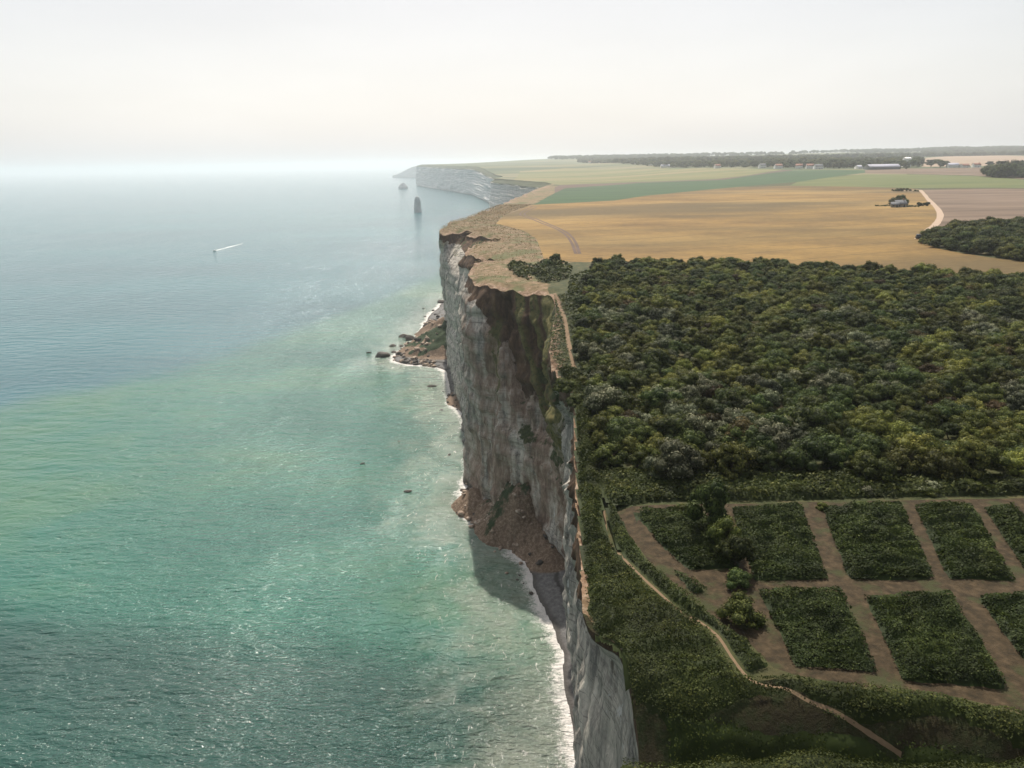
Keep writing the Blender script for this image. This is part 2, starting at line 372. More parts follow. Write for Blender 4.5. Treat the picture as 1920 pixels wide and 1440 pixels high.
def cliff():
    tang = np.zeros((NS, 2)); F = CS[:, 2:4]
    k = 6
    for i in range(NS):
        a, b = F[max(0, i - k)], F[min(NS - 1, i + k)]
        t = b - a; tang[i] = t / (np.hypot(*t) + 1e-9)
    nrm = np.stack([-tang[:, 1], tang[:, 0]], 1)
    s = np.concatenate([[0], np.cumsum(np.hypot(*np.diff(F, axis=0).T))])
    R = 96
    tt = np.linspace(0, 1, R) ** 1.15
    T, S = np.meshgrid(tt, s); Zl = LIPZ[:, None]
    Z = Zl * (1 - T) + (-1.5) * T
    dep = Zl - Z
    soil = CS[:, 4][:, None]; veg = CS[:, 5][:, None]; bul = CS[:, 6][:, None]
    sc = np.clip(D_ / 300.0, 1, 10)[:, None]
    # most of the run from lip to foot happens in the soft upper soil
    g = 0.75 * ss(0, 1, dep / (soil * 2.2 + 4)) + 0.25 * T
    X = LIP[:, 0:1] * (1 - g) + F[:, 0:1] * g; Y = LIP[:, 1:2] * (1 - g) + F[:, 1:2] * g
    tp = ss(0, 5, dep) * 1.0; rid_raw = np.abs(fbm(S / 8.0 + dep / 16.0, dep / 60.0, 12.0, 3))
    n1 = (fbm(S / (26 * sc), Z / 110.0, 0.5, 3) * 2.2 + (0.35 - 1.9 * np.abs(fbm(S / (15 * sc), Z / 170.0 + 0.1 * noise(S / 9.0, Z / 14.0), 60.5, 3))) * 3.4) * sc ** 0.7
    n2 = (fbm(S / (4.5 * sc), Z / 34.0, 3.5, 4) * 1.5 - np.abs(fbm(S / (7.0 * sc), Z / 60.0, 33.5, 3)) * 2.4 + 0.6) * sc ** 0.7
    n3 = (fbm(S / (1.3 * sc), Z / 3.0, 8.5, 4) * 0.5 + fbm(S / (3.0 * sc), Z / 8.0, 18.5, 4) * 0.8) * sc ** 0.6
    strata = 0.22 * noise(Z / 1.1, S / 60.0, 2.0) + 0.3 * noise(Z / 3.1, S / 90.0, 5.0)
    ridg = -np.abs(fbm(S / 8.0 + dep / 16.0, dep / 60.0, 12.0, 3)) * 9.0 * ss(6, 20, soil) * (1 - ss(34, 50, dep)) + 2.0 * ss(6, 20, soil)
    lim = np.where(Y < 130, 0.45, 1.0) * (0.45 + 0.55 * ss(50, 60, Y))
    ledge = 0.9 * (np.abs(((Z / 9.0 + 0.3 * noise(S / 30.0, 7.0)) % 1.0) - 0.5) * 2 - 0.5)
    blk = np.round(fbm(S / (5.5 * sc), Z / 10.0, 70.0, 3) * 3.2) / 3.2 * 2.3 + np.round(fbm(S / (2.2 * sc), Z / 3.5, 80.0, 3) * 3) / 3 * 0.9
    n1 = n1 * (1 - 0.75 * ss(700, 1400, Y))
    d = tp * lim * (bul * (n1 + blk + n2 * 1.25) + n3 + strata * 1.6 + ledge + ridg) - 1.6 * ss(45, 70, dep) * (Y < 215) + tp * bul * 1.3 * np.exp(-((dep - 22) / 16.0) ** 2)
    X = X + nrm[:, 0:1] * d; Y = Y + nrm[:, 1:2] * d
    Z = Z + 0.25 * tp * fbm(S / 1.5, Z / 1.5, 3.0, 3); Z[:, 0] = LIPZ
    sm = 1 - ss(0.75, 1.25, dep / (soil * (1 + 0.5 * fbm(S / 3.0, Z / 12.0, 7.0, 3)) + 0.5))
    vm = np.clip(veg * 1.3 + 0.5 * fbm(S / 6.0, Z / 8.0, 15.0, 3) - 0.25, 0, 1) * (1 - ss(1.2, 1.9, dep / (soil + 6)))
    vm = np.maximum(vm, ss(0.13, 0.02, rid_raw) * ss(8, 18, soil) * (1 - ss(30, 44, dep)) * 0.9)
    vm = np.maximum(vm, (D_[:, None] > 850) * (1 - ss(7, 13, dep + 4 * noise(S / 40.0, 3.0))))
    warm = np.clip(ss(150, 200, Y) * (1 - ss(222, 262, Y)) + ss(40, 80, dep) * 0.5 * ss(60, 120, Y) * (1 - ss(240, 300, Y)), 0, 1) + 0 * Z
    Z[:, 0] = LIPZ
    clean = ss(1200, 2300, Y)
    return mesh_np('chalk_cliffs', np.stack([X, Y, Z], -1).reshape(-1, 3), grid_faces(NS, R)[:, ::-1], mat_cliff(), smooth=True,
                   attrs={'soil': sm.ravel(), 'veg': vm.ravel(), 'warm': warm.ravel(), 'dep': dep.ravel(), 'clean': clean.ravel(), 'ridge': (ss(0.16, 0.03, rid_raw) * ss(8, 18, soil) * (1 - ss(30, 44, dep))).ravel()})
def mat_cliff():
    m = M('chalk_face')
    st_ = m.noise(0.5, 10, 0.74, stretch=(1, 1, 0.15))
    c = m.ramp(st_, [(0.33, (0.09, 0.078, 0.065)), (0.42, (0.24, 0.225, 0.20)), (0.52, (0.46, 0.415, 0.35)), (0.68, (0.72, 0.655, 0.55))])
    band = m.noise(1.0, 3, 0.5, stretch=(0.03, 0.03, 1.1))
    c = m.mix(m.rng(band, 0.55, 0.66, 0, 0.45), c, (0.16, 0.145, 0.125))
    flint = m.noise(1.0, 4, 0.65, stretch=(0.05, 0.05, 3.4))
    c = m.mix(m.rng(flint, 0.57, 0.63, 0, 0.65), c, (0.12, 0.11, 0.10))
    crk = m.noise(0.9, 8, 0.75, stretch=(1, 1, 0.16), loc=(11, 5, 2), dist=0.25)
    c = m.mix(m.rng(crk, 0.60, 0.68, 0, 0.8), c, (0.07, 0.06, 0.05))
    c = m.mix(m.rng(m.noise(0.33, 6, 0.7, stretch=(1, 1, 0.45), loc=(50, 3, 1)), 0.62, 0.66, 0, 0.8), c, (0.62, 0.60, 0.56))
    c = m.mix(m.rng(m.noise(0.5, 5, 0.7, stretch=(1, 1, 0.5), loc=(5, 73, 1)), 0.66, 0.69, 0, 0.85), c, (0.05, 0.042, 0.035))
    # iron-stained, reddish stretches
    w = m.math('MULTIPLY', m.attr('warm'), m.rng(m.noise(0.13, 5, 0.6, stretch=(1, 1, 0.3), loc=(7, 1, 3)), 0.34, 0.56))
    c = m.mix(m.math('MULTIPLY', w, 0.8), c, m.ramp(st_, [(0.3, (0.12, 0.065, 0.04)), (0.5, (0.25, 0.16, 0.11)), (0.68, (0.46, 0.36, 0.29))]))
    pt = m.rng(m.noise(0.22, 5, 0.65, loc=(30, 2, 9)), 0.62, 0.69)
    c = m.mix(m.math('MULTIPLY', pt, 0.75), c, (0.085, 0.062, 0.042))
    soilc = m.ramp(m.noise(0.5, 7, 0.7, stretch=(1, 1, 0.3)), [(0.3, (0.045, 0.028, 0.016)), (0.5, (0.085, 0.05, 0.03)), (0.62, (0.14, 0.085, 0.05)), (0.75, (0.27, 0.21, 0.16))])
    sf = m.rng(m.math('ADD', m.attr('soil'), m.math('MULTIPLY', m.math('SUBTRACT', m.noise(0.9, 6, 0.7), 0.5), 0.9)), 0.4, 0.6)
    c = m.mix(sf, c, soilc)
    nz_ = m.sep(m.geo.outputs['Normal'])[2]
    vf = m.rng(m.math('ADD', m.math('ADD', m.attr('veg'), m.math('MULTIPLY', nz_, 0.45)), m.math('MULTIPLY', m.math('SUBTRACT', m.noise(0.6, 6, 0.7, loc=(2, 8, 1)), 0.5), 0.8)), 0.42, 0.58)
    c = m.mix(vf, c, m.ramp(m.noise(1.2), [(0.3, (0.022, 0.034, 0.012)), (0.6, (0.055, 0.065, 0.022)), (0.75, (0.12, 0.10, 0.04))]))
    c = m.mix(m.math('MULTIPLY', m.attr('ridge'), m.rng(m.noise(0.8, 6, 0.7), 0.3, 0.6)), c, (0.17, 0.145, 0.055))
    c = m.mix(m.math('MULTIPLY', m.attr('clean'), m.rng(m.attr('dep'), 8, 16, 0, 0.8)), c, m.mix(m.rng(st_, 0.35, 0.6), (0.42, 0.42, 0.40), (0.72, 0.71, 0.68)))
    # algae and wet stone at the foot
    wz = m.rng(m.sep(m.geo.outputs['Position'])[2], 1.0, 4.5, 0.75, 0.0)
    c = m.mix(wz, c, (0.05, 0.05, 0.042))
    m.color(c)
    n = m.bump(m.noise(0.9, 10, 0.75, stretch=(1, 1, 0.22)), 0.55)
    m.bump(m.noise(3.0, 6, 0.7), 0.12, prev=n)
    return m.m
tag(cliff(), kind='structure')

# ------------------------------------------------------------------ land, split into its fields
def H(pts): return [hit(x, y) for x, y in pts]
def ribbon(pts, w, n=6):
    """plan polygon of a strip of width w along a polyline"""
    P = np.array(pts, float)
    t = np.linspace(0, len(P) - 1, (len(P) - 1) * n + 1)
    # Catmull-Rom
    Q = []
    for u in t:
        i = min(int(u), len(P) - 2); f = u - i
        p0, p1, p2, p3 = P[max(i - 1, 0)], P[i], P[i + 1], P[min(i + 2, len(P) - 1)]
        Q.append(0.5 * (2 * p1 + (p2 - p0) * f + (2 * p0 - 5 * p1 + 4 * p2 - p3) * f * f + (3 * p1 - p0 - 3 * p2 + p3) * f ** 3))
    Q = np.array(Q); T = np.gradient(Q, axis=0); T /= np.hypot(*T.T)[:, None] + 1e-9
    N = np.stack([-T[:, 1], T[:, 0]], 1)
    ww = np.asarray(w) * (1 + 0.18 * noise(np.arange(len(Q)) * 0.7, 0.3))
    return list(map(tuple, np.vstack([Q + N * ww[:, None] / 2, (Q - N * ww[:, None] / 2)[::-1]]))), Q
foot_px = [(1040, 546), (1050, 575), (1060, 600), (1066, 640), (1074, 672), (1079, 698)]
foot2_px = [(1133, 935), (1136, 965), (1141, 1000), (1165, 1040), (1200, 1078), (1232, 1108), (1275, 1145), (1310, 1165), (1345, 1192), (1372, 1232), (1400, 1268),
            (1430, 1284), (1470, 1290), (1512, 1312), (1560, 1332), (1610, 1362), (1645, 1385), (1690, 1415)]
road_px = [(1690, 358), (1722, 356), (1728, 359), (1740, 373), (1755, 388), (1763, 402), (1758, 416), (1745, 428), (1730, 441), (1722, 448)]
tram_px = [(1000, 386), (975, 401), (1000, 412), (1040, 428), (1066, 446), (1080, 476)]
tram2_px = [(1006, 388), (983, 401), (1010, 412), (1048, 428), (1074, 446), (1087, 476)]
_r = {}
_r['footpath'], FOOT1 = ribbon(H(foot_px), 0.9)
_r['footpath2'], FOOT2 = ribbon(H(foot2_px), 0.25)
_r['road'], ROADC = ribbon(H(road_px), 3.7)
_r['tram'], _ = ribbon(H(tram_px), 1.4)
_r['tram2'], _ = ribbon(H(tram2_px), 1.4)
PLOTS = [
    ('W', [(1188, 962), (1310, 953), (1352, 1010), (1395, 1066), (1290, 1070), (1240, 1025)]),
    ('E', [(1372, 958), (1503, 950), (1553, 1088), (1412, 1090)]),
    ('1', [(1540, 952), (1690, 947), (1752, 1088), (1590, 1088)]),
    ('2', [(1714, 952), (1820, 947), (1902, 1090), (1775, 1088)]),
    ('3', [(1845, 957), (1902, 950), (2000, 1064), (1918, 1066)]),
    ('S', [(1420, 1108), (1580, 1110), (1646, 1264), (1490, 1252)]),
    ('4', [(1618, 1120), (1782, 1112), (1893, 1294), (1692, 1278)]),
    ('5', [(1830, 1120), (1960, 1115), (2080, 1300), (1965, 1300)]),
    ('T', [(1258, 1072), (1285, 1078), (1325, 1110), (1300, 1114)]),
]
PLOTW = [H(p) for _, p in PLOTS]
track_poly = H([(1152, 950), (1250, 946), (1540, 941), (1700, 938), (1920, 934), (2060, 934), (2200, 1340), (2040, 1395), (1920, 1336), (1790, 1306), (1640, 1292),
                (1500, 1268), (1450, 1252), (1400, 1200), (1330, 1152), (1270, 1100), (1215, 1050), (1180, 1000)])
wheat_poly = H([(975, 393), (1000, 384), (1152, 376), (1220, 366), (1312, 357), (1381, 351), (1480, 348.5), (1600, 350), (1709, 353), (1722, 355), (1740, 373), (1755, 388), (1763, 402), (1758, 416),
                (1745, 428), (1730, 441), (1722, 450), (1760, 466), (1850, 482), (1920, 490), (2100, 510), (2200, 560), (1920, 522), (1700, 513), (1400, 498), (1280, 494), (1075, 491),
                (1020, 486), (1014, 468), (1006, 448), (985, 434), (930, 419), (945, 404)])
green_poly = H([(1000, 384), (1020, 373), (1040, 362), (1060, 353), (1197, 343), (1358, 337), (1404, 330), (1484, 320), (1560, 318.5), (1622, 319.5), (1622, 324),
                (1560, 332), (1495, 341), (1381, 350.5), (1312, 357), (1220, 366), (1152, 376)])
purple_poly = H([(1040, 352), (1050, 347), (1100, 345), (1190, 341.5), (1340, 336), (1404, 329), (1470, 318.5), (1486, 318.8), (1484, 320), (1404, 330), (1358, 337), (1197, 343), (1060, 353), (1040, 362)])
tan_poly = H([(962, 338), (1035, 344), (1050, 346.5), (1100, 344.5), (1190, 341), (1340, 335.5), (1404, 328.5), (1470, 318), (1400, 316), (1250, 316), (1060, 315.5), (975, 321)])
lgreen_poly = H([(1480, 348), (1495, 341), (1560, 332), (1622, 327), (1700, 327), (1824, 330), (1920, 337), (2060, 340), (2060, 352), (1920, 352.5), (1709, 352.5), (1600, 350)])
brown_poly = H([(1622, 325), (1622, 319), (1700, 316), (1840, 314), (2060, 316), (2060, 338), (1920, 336), (1824, 329), (1700, 326)])
plough_poly = H([(1730, 356), (1825, 354), (1920, 354), (2100, 355), (2200, 430), (1920, 425), (1800, 432), (1742, 447), (1735, 440), (1748, 429), (1762, 416), (1767, 402), (1759, 388), (1745, 373)])
pink_poly = H([(1728, 304), (1800, 300), (2060, 300), (2060, 312), (1840, 311), (1728, 313)])
verge_poly = [tuple(p) for p in []]
_vp = [(1075, 492), (1020, 487), (1014, 468), (1006, 448), (985, 434), (930, 419), (945, 404), (975, 392), (1000, 383), (1040, 361), (1040, 351)]
_vo = [(1038, 343), (1000, 350), (930, 376), (870, 396), (820, 415), (800, 440), (850, 520), (900, 545), (1035, 560), (1050, 552), (1010, 530), (985, 512), (1000, 499)]
verge_poly = H(_vp) + H([p for p in _vo[:1]]) + [(20, 1100), (-60, 700), (-80, 450), (-40, 300), (-30, 240), (-12, 212), (6, 206)] + H([(1030, 548), (1030, 534), (985, 512), (1000, 499)])
valley_poly = [(-20, 20)] + [(x, y + 0.4) for x, y in zip(_lx, _ly)] + [(200, _ly[-1]), (200, -120), (-20, -120)]
valley_poly[0] = (-20, _ly[0] + 0.4)
REG = [  # first match wins: name, polygon, material, kind
    ('footpath', _r['footpath'], mat_footpath), ('footpath2', _r['footpath2'], mat_footpath), ('road', _r['road'], mat_road),
    ('tram', _r['tram'], mat_purple), ('tram2', _r['tram2'], mat_purple),
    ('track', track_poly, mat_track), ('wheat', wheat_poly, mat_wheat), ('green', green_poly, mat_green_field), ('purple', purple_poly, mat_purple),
    ('tan', tan_poly, mat_tan_green), ('lgreen', lgreen_poly, mat_light_green), ('brown', brown_poly, mat_plough), ('plough', plough_poly, mat_plough),
    ('pink', pink_poly, mat_pink), ('verge', verge_poly, mat_verge), ('valley', valley_poly, mat_gully)]
REGNAME = {'footpath': 'footpath', 'footpath2': 'footpath', 'road': 'road', 'tram': 'path', 'tram2': 'path', 'track': 'dirt_ground', 'wheat': 'wheat_field',
           'green': 'green_field', 'purple': 'ploughed_field', 'tan': 'pasture_field', 'lgreen': 'green_field', 'brown': 'stubble_field', 'plough': 'ploughed_field',
           'pink': 'stubble_field', 'verge': 'cliff_top_ground', 'valley': 'valley_ground', 'rest': 'ground', 'far': 'far_ground'}
def land():
    outer = [(14000, 12500), (14000, -120)]
    V, E = [], []
    def ring(poly, close=True):
        b = len(V); V.extend([Vector((float(p[0]), float(p[1]))) for p in poly])
        n = len(poly)
        for i in range(n - 1 + (1 if close else 0)): E.append((b + i, b + (i + 1) % n))
    bound = [tuple(p) for p in LIP] + outer
    ring(bound)
    BP = np.array(bound)
    for nm, poly, _ in REG:
        P = np.array(poly)
        # keep only what is on land
        if nm == 'verge' or nm == 'valley': 
            continue
        d = []
        for i in range(len(P)):
            a, b = P[i], P[(i + 1) % len(P)]
            ln = np.hypot(*(b - a)); Dm = np.hypot(*((a + b) / 2)); n = max(1, int(ln / max(2.0, Dm * 0.02)))
            for k in range(n): d.append(tuple(a + (b - a) * k / n))
        ring(d)
    pts = []
    r = 22.0
    while r < 14000:
        for a in np.arange(-14, 72, 1.15):
            an = math.radians(a + random.uniform(-.4, .4)); rr = r * random.uniform(0.985, 1.015)
            pts.append((rr * math.sin(an), rr * math.cos(an)))
        r *= 1.03
    for x in np.arange(3, 60, 0.8):
        for y in np.arange(22, 60, 0.8): pts.append((x + random.uniform(-.2, .2), y + random.uniform(-.2, .2)))
    for x in np.arange(-30, 12000, 400):
        for y in (-60, 0): pts.append((x, y))
    for x in np.arange(-46, 26, 1.6):
        for y in np.arange(60, 560, 1.6): pts.append((x + random.uniform(-.4, .4), y + random.uniform(-.4, .4)))
    pts = np.array(pts); pts = pts[pip(pts[:, 0], pts[:, 1], BP)]
    V.extend([Vector((float(a), float(b))) for a, b in pts])
    vo, _, fo, _, _, _ = delaunay_2d_cdt(V, E, [], 0, 1e-4)
    vo = np.array([(v.x, v.y) for v in vo]); fo = np.array([f for f in fo if len(f) == 3])
    c = vo[fo].mean(1)
    fo = fo[pip(c[:, 0], c[:, 1], BP)]; c = vo[fo].mean(1)
    a = vo[fo]; area = (a[:, 1, 0] - a[:, 0, 0]) * (a[:, 2, 1] - a[:, 0, 1]) - (a[:, 1, 1] - a[:, 0, 1]) * (a[:, 2, 0] - a[:, 0, 0])
    fo[area < 0] = fo[area < 0][:, ::-1]
    Z = zp(vo[:, 0], vo[:, 1]); ED = np.full(len(Z), 999.0)
    nr = (vo[:, 1] < 1200) & (vo[:, 0] < 140); LN = LIP[LIP[:, 1] < 1300]
    ED[nr] = dist_poly(vo[nr, 0], vo[nr, 1], LN); Z[nr] -= edge_drop(vo[nr, 0], vo[nr, 1], ED[nr])
    # a verge border between lip stations must reuse the lip heights exactly: same function, so it does
    lab = np.full(len(fo), -1)
    for i, (nm, poly, _) in enumerate(REG):
        q = (lab < 0) & pip(c[:, 0], c[:, 1], poly); lab[q] = i
    far = (lab < 0) & (c[:, 1] > 1250); lab[far] = 900
    for i in [*range(len(REG)), 900, -1]:
        f = fo[lab == i]
        if not len(f): continue
        u, inv = np.unique(f, return_inverse=True); inv = inv.reshape(f.shape)
        key = 'far' if i == 900 else 'rest' if i == -1 else REG[i][0]
        mat = mat_farland if i == 900 else mat_grass if i == -1 else REG[i][2]
        o = mesh_np(REGNAME[key], np.column_stack([vo[u], Z[u]]), inv, mat, smooth=True, attrs={'edge': np.exp(-ED[u] / 3.0)})
        tag(o, kind='structure')
land()

# ------------------------------------------------------------------ shoreline, beach, scree
shore_px = [(1100, 1750), (1088, 1600), (1082, 1440), (1074, 1370), (1062, 1300), (1057, 1230), (1044, 1190), (1022, 1145), (1004, 1100), (990, 1058), (966, 1030), (940, 1004), (905, 985),
            (878, 965), (862, 945), (874, 915), (884, 880), (884, 840), (880, 800), (868, 775), (846, 752), (842, 715), (836, 694), (800, 684), (762, 684), (738, 676), (742, 664), (768, 650),
            (786, 632), (796, 612), (806, 590), (822, 578), (834, 560)]
SHORE = [at(x, y, 0) for x, y in shore_px]
SHORE = [(7.5, -120), (7.0, 0), (8.0, 50)] + SHORE[1:] + [(-60, 640), (-40, 720), (-28, 800), (0, 950), (25, 1180), (48, 1350), (30, 1480), (8, 1620), (-34, 1800), (-64, 1930), (-60, 2100)]
def along(P, step):
    P = np.array(P, float); out = []
    for a, b in zip(P[:-1], P[1:]):
        n = max(1, int(math.ceil(np.hypot(*(b - a)) / step(np.hypot(*((a + b) / 2))))))
        for k in range(n): out.append(a + (b - a) * k / n)
    out.append(P[-1]); out = np.array(out)
    for _ in range(4): out[1:-1] = 0.25 * out[:-2] + 0.5 * out[1:-1] + 0.25 * out[2:]
    return out
SH = along(SHORE, lambda D: max(0.8, D * 0.006))
SH[:, 0] += 0.9 * fbm(SH[:, 0] / 6, SH[:, 1] / 6, 4, 4); SH[:, 1] += 0.5 * fbm(SH[:, 0] / 6, SH[:, 1] / 6, 14, 4)
FOOTL = CS[CS[:, 3] < 2200][:, 2:4]
SCREES = [  # cx, cy, radius, height, vegetation : fans of fallen chalk and soil against the cliff
    (-43, 462, 32, 15, 1.5), (-49, 500, 24, 11, 0.3), (-2, 214, 14, 15, 0.45), (4, 208, 9, 11, 0.3), (-13, 231, 12, 7, 0.0), (8, 203, 10, 6, 0.1), (11, 194, 8, 4, 0), (-26, 350, 14, 3, 0)]
def shore_z(X, Y):
    sh = X.shape
    land_side = pip(X.ravel(), Y.ravel(), np.vstack([SH, [(400, 2100), (400, -120)]])).reshape(sh)
    d = dist_poly(X, Y, SH).reshape(sh)
    z = np.where(land_side, 0.12 + 1.9 * (1 - np.exp(-d / 7.0)), -0.35 * d)
    z = z + np.where(land_side, 0.12 * fbm(X / 3.0, Y / 5.0, 3, 4), 0)
    v = np.zeros(sh)
    for cx, cy, r, h, ve in SCREES:
        q = np.hypot(X - cx, Y - cy) / (r * (1 + 0.25 * fbm(X / 9.0, Y / 9.0, cx, 3)))
        hh = h * np.clip(1 - q, 0, 1) ** 1.15
        rough = 1 + 0.35 * fbm(X / 4.0, Y / 4.0, 9, 4)
        z = z + hh * rough + 1.3 * np.clip(1.15 - q, 0, 0.5) * (0.2 - np.abs(fbm(X / 1.9, Y / 1.9, 2, 4))) * 2.4
        v = np.maximum(v, ve * ss(0.9, 0.4, q + 0.6 * fbm(X / 4.0, Y / 4.0, 1, 3)))
    return z, v, d, land_side
def beach():
    xs = np.arange(-95, 26, 0.75); ys = np.concatenate([np.arange(30, 260, 0.8), np.arange(260, 650, 1.3)])
    X, Y = np.meshgrid(xs, ys, indexing='ij')
    Z, V, D, ls = shore_z(X, Y)
    f = grid_faces(len(xs), len(ys))
    keep = (Z.ravel()[f] > -0.6).any(1)
    f = f[keep]; u, inv = np.unique(f, return_inverse=True); inv = inv.reshape(f.shape)
    P = np.column_stack([X.ravel(), Y.ravel(), Z.ravel()])[u]
    m = M('beach_shingle')
    c = m.ramp(m.noise(0.9, 8, 0.7), [(0.3, (0.10, 0.095, 0.09)), (0.5, (0.17, 0.165, 0.16)), (0.7, (0.27, 0.255, 0.24))])
    hz = m.sep(m.geo.outputs['Position'])[2]
    wr = m.math('ADD', hz, m.math('MULTIPLY', m.noise(0.12, 4, 0.6, loc=(8, 8, 0)), 0.5))
    c = m.mix(m.rng(m.math('ABSOLUTE', m.math('SUBTRACT', wr, 1.55)), 0.12, 0.02, 0, 0.8), c, (0.045, 0.04, 0.035))   # wrack line
    c = m.mix(m.rng(hz, 0.7, 0.2, 0, 0.8), c, (0.075, 0.066, 0.058))       # wet edge
    c = m.mix(m.math('MULTIPLY', m.rng(m.noise(0.3, 5, 0.6, loc=(4, 4, 0)), 0.56, 0.62), m.rng(m.attr('north'), 0.2, 0.6)), c, (0.045, 0.042, 0.032))
    sc = m.ramp(m.noise(1.1, 8, 0.8, loc=(1, 0, 7)), [(0.3, (0.07, 0.045, 0.03)), (0.48, (0.17, 0.115, 0.075)), (0.62, (0.31, 0.23, 0.165)), (0.74, (0.46, 0.38, 0.31))])
    c = m.mix(m.rng(m.attr('scree'), 0.05, 0.35), c, sc)
    c = m.mix(m.rng(m.math('ADD', m.attr('veg'), m.math('MULTIPLY', m.math('SUBTRACT', m.noise(0.5, 6, 0.7), 0.5), 0.7)), 0.32, 0.5), c,
              m.ramp(m.noise(1.0), [(0.3, (0.018, 0.032, 0.012)), (0.7, (0.035, 0.055, 0.018))]))
    m.color(c); m.bump(m.noise(1.3, 10, 0.8), 0.5)
    scr = np.zeros(len(P))
    for cx, cy, r, h, ve in SCREES:
        scr = np.maximum(scr, ss(1.25, 0.7, np.hypot(P[:, 0] - cx, P[:, 1] - cy) / r))
    tag(mesh_np('beach', P, inv, m.m, smooth=True, attrs={'veg': V.ravel()[u], 'scree': scr, 'north': ss(255, 300, P[:, 1])}), kind='structure')
beach()

# ------------------------------------------------------------------ sea
def geo_axis(lo, hi, step, far):
    a = list(np.arange(lo, hi + step, step)); s = step
    while a[-1] < far: s *= 1.25; a.append(a[-1] + s)
    s = step; b = [a[0]]
    while b[-1] > -far: s *= 1.25; b.append(b[-1] - s)
    return np.array(b[::-1][:-1] + a)
def sea():
    xs = geo_axis(-110, 20, 1.5, 90000); ys = geo_axis(60, 560, 1.6, 90000); ys = ys[ys > -3000]
    X, Y = np.meshgrid(xs, ys, indexing='ij')
    D = dist_poly(X, Y, SH).reshape(X.shape)
    # turbid, green inshore water: bounded by a clear front
    fr = np.array([at(x, y, 0) for x, y in [(-700, 830), (0, 762), (120, 735), (250, 708), (420, 660), (560, 606), (690, 565), (800, 520), (880, 470)]])
    pol = np.vstack([fr, [(2000, 700), (2000, -3000), (-3000, -3000), (-3000, fr[0, 1])]])
    ins = pip(X.ravel(), Y.ravel(), pol).reshape(X.shape)
    df = dist_poly(X, Y, fr).reshape(X.shape) * np.where(ins, 1, -1)
    df = df + 9 * fbm(X / 60, Y / 60, 2, 4)
    sed = ss(-6, 22, df)
    wht = pip(X.ravel(), Y.ravel(), np.vstack([SH, [(3000, 2100), (3000, -120)]])).reshape(X.shape)
    D = np.where(wht, 0, D)
    m = M('sea_water')
    m.b.inputs['IOR'].default_value = 1.42; m.b.inputs['Specular IOR Level'].default_value = 0.5
    m.b.inputs['Roughness'].default_value = 0.12
    sedn = m.attr('sediment'); dist = m.attr('shore'); near = m.attr('near')
    tint = m.noise(0.010, 5, 0.6, stretch=(0.6, 1, 1))
    off = m.ramp(m.noise(0.004, 5, 0.55, stretch=(0.5, 1.3, 1)), [(0.35, (0.004, 0.082, 0.102)), (0.65, (0.012, 0.125, 0.142))])
    ins_ = m.ramp(tint, [(0.3, (0.008, 0.098, 0.074)), (0.5, (0.022, 0.130, 0.090)), (0.68, (0.062, 0.155, 0.078))])
    near_dark = m.ramp(tint, [(0.35, (0.007, 0.046, 0.036)), (0.6, (0.012, 0.070, 0.052))])  # near water darkened in its colour to imitate lens vignetting
    c = m.mix(sedn, off, ins_)
    c = m.mix(m.rng(m.math('ADD', near, m.math('MULTIPLY', m.math('SUBTRACT', m.noise(0.012, 4, 0.6, stretch=(0.5, 1, 1), loc=(9, 1, 1)), 0.5), 0.55)), 0.35, 0.85), c, near_dark)
    # milky water by the beach, paled further in colour to imitate sun sheen
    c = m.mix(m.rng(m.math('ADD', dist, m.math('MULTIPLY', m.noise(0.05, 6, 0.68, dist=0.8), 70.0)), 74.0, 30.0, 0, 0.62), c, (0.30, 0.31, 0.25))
    fleck = m.noise(0.9, 6, 0.75, stretch=(0.8, 0.3, 1), rot=(0, 0, -0.2), dist=0.8)
    c = m.mix(m.math('MULTIPLY', m.rng(fleck, 0.60, 0.66, 0, 0.7), m.rng(dist, 48.0, 6.0)), c, (0.70, 0.68, 0.62))
    # surf
    fn = m.noise(0.75, 8, 0.72, dist=0.6); fn2 = m.noise(0.16, 4, 0.6, loc=(2, 2, 2))
    w1 = m.math('SUBTRACT', m.math('ADD', m.math('MULTIPLY', fn, 7.5), m.math('MULTIPLY', fn2, 7.0)), dist)
    fine = m.noise(2.2, 6, 0.75, dist=1.2)
    foam = m.rng(m.math('ADD', w1, m.math('MULTIPLY', m.math('SUBTRACT', fine, 0.5), 9.0)), 3.0, 6.6, 0, 0.92)
    c = m.mix(foam, c, (0.72, 0.68, 0.64))
    m.color(c)
    r = m.n.new('ShaderNodeMix'); r.data_type = 'FLOAT'; r.inputs[2].default_value = 0.12; r.inputs[3].default_value = 0.8
    m.l.new(foam, r.inputs[0]); m.l.new(r.outputs[0], m.b.inputs['Roughness'])
    # wave trains crossing at an angle, rougher inside gust patches
    gust = m.rng(m.noise(0.022, 4, 0.6, stretch=(1.0, 0.4, 1), rot=(0, 0, -0.5), loc=(3, 3, 3)), 0.36, 0.60, 0.6, 1.2)
    calm = m.math('MULTIPLY', m.rng(dist, 60.0, 210.0, 1.12, 0.42), gust)
    a1 = m.noise(0.14, 3, 0.5, stretch=(0.5, 1.25, 1), rot=(0, 0, 0.45))
    a2 = m.math('MULTIPLY', m.noise(0.46, 3, 0.55, stretch=(0.42, 1.2, 1), rot=(0, 0, 0.7), dist=0.3), calm)
    a3 = m.math('MULTIPLY', m.noise(1.2, 3, 0.62, stretch=(0.5, 1.2, 1), rot=(0, 0, 0.3), dist=0.4), calm)
    n = m.bump(a1, 1.8, 1.0)
    n = m.bump(a2, 1.3, 1.0, n)
    n = m.bump(a3, 0.62, 1.0, n)
    Z = np.zeros_like(X)
    nearv = ss(215, 125, Y + 0.22 * (X + 100))
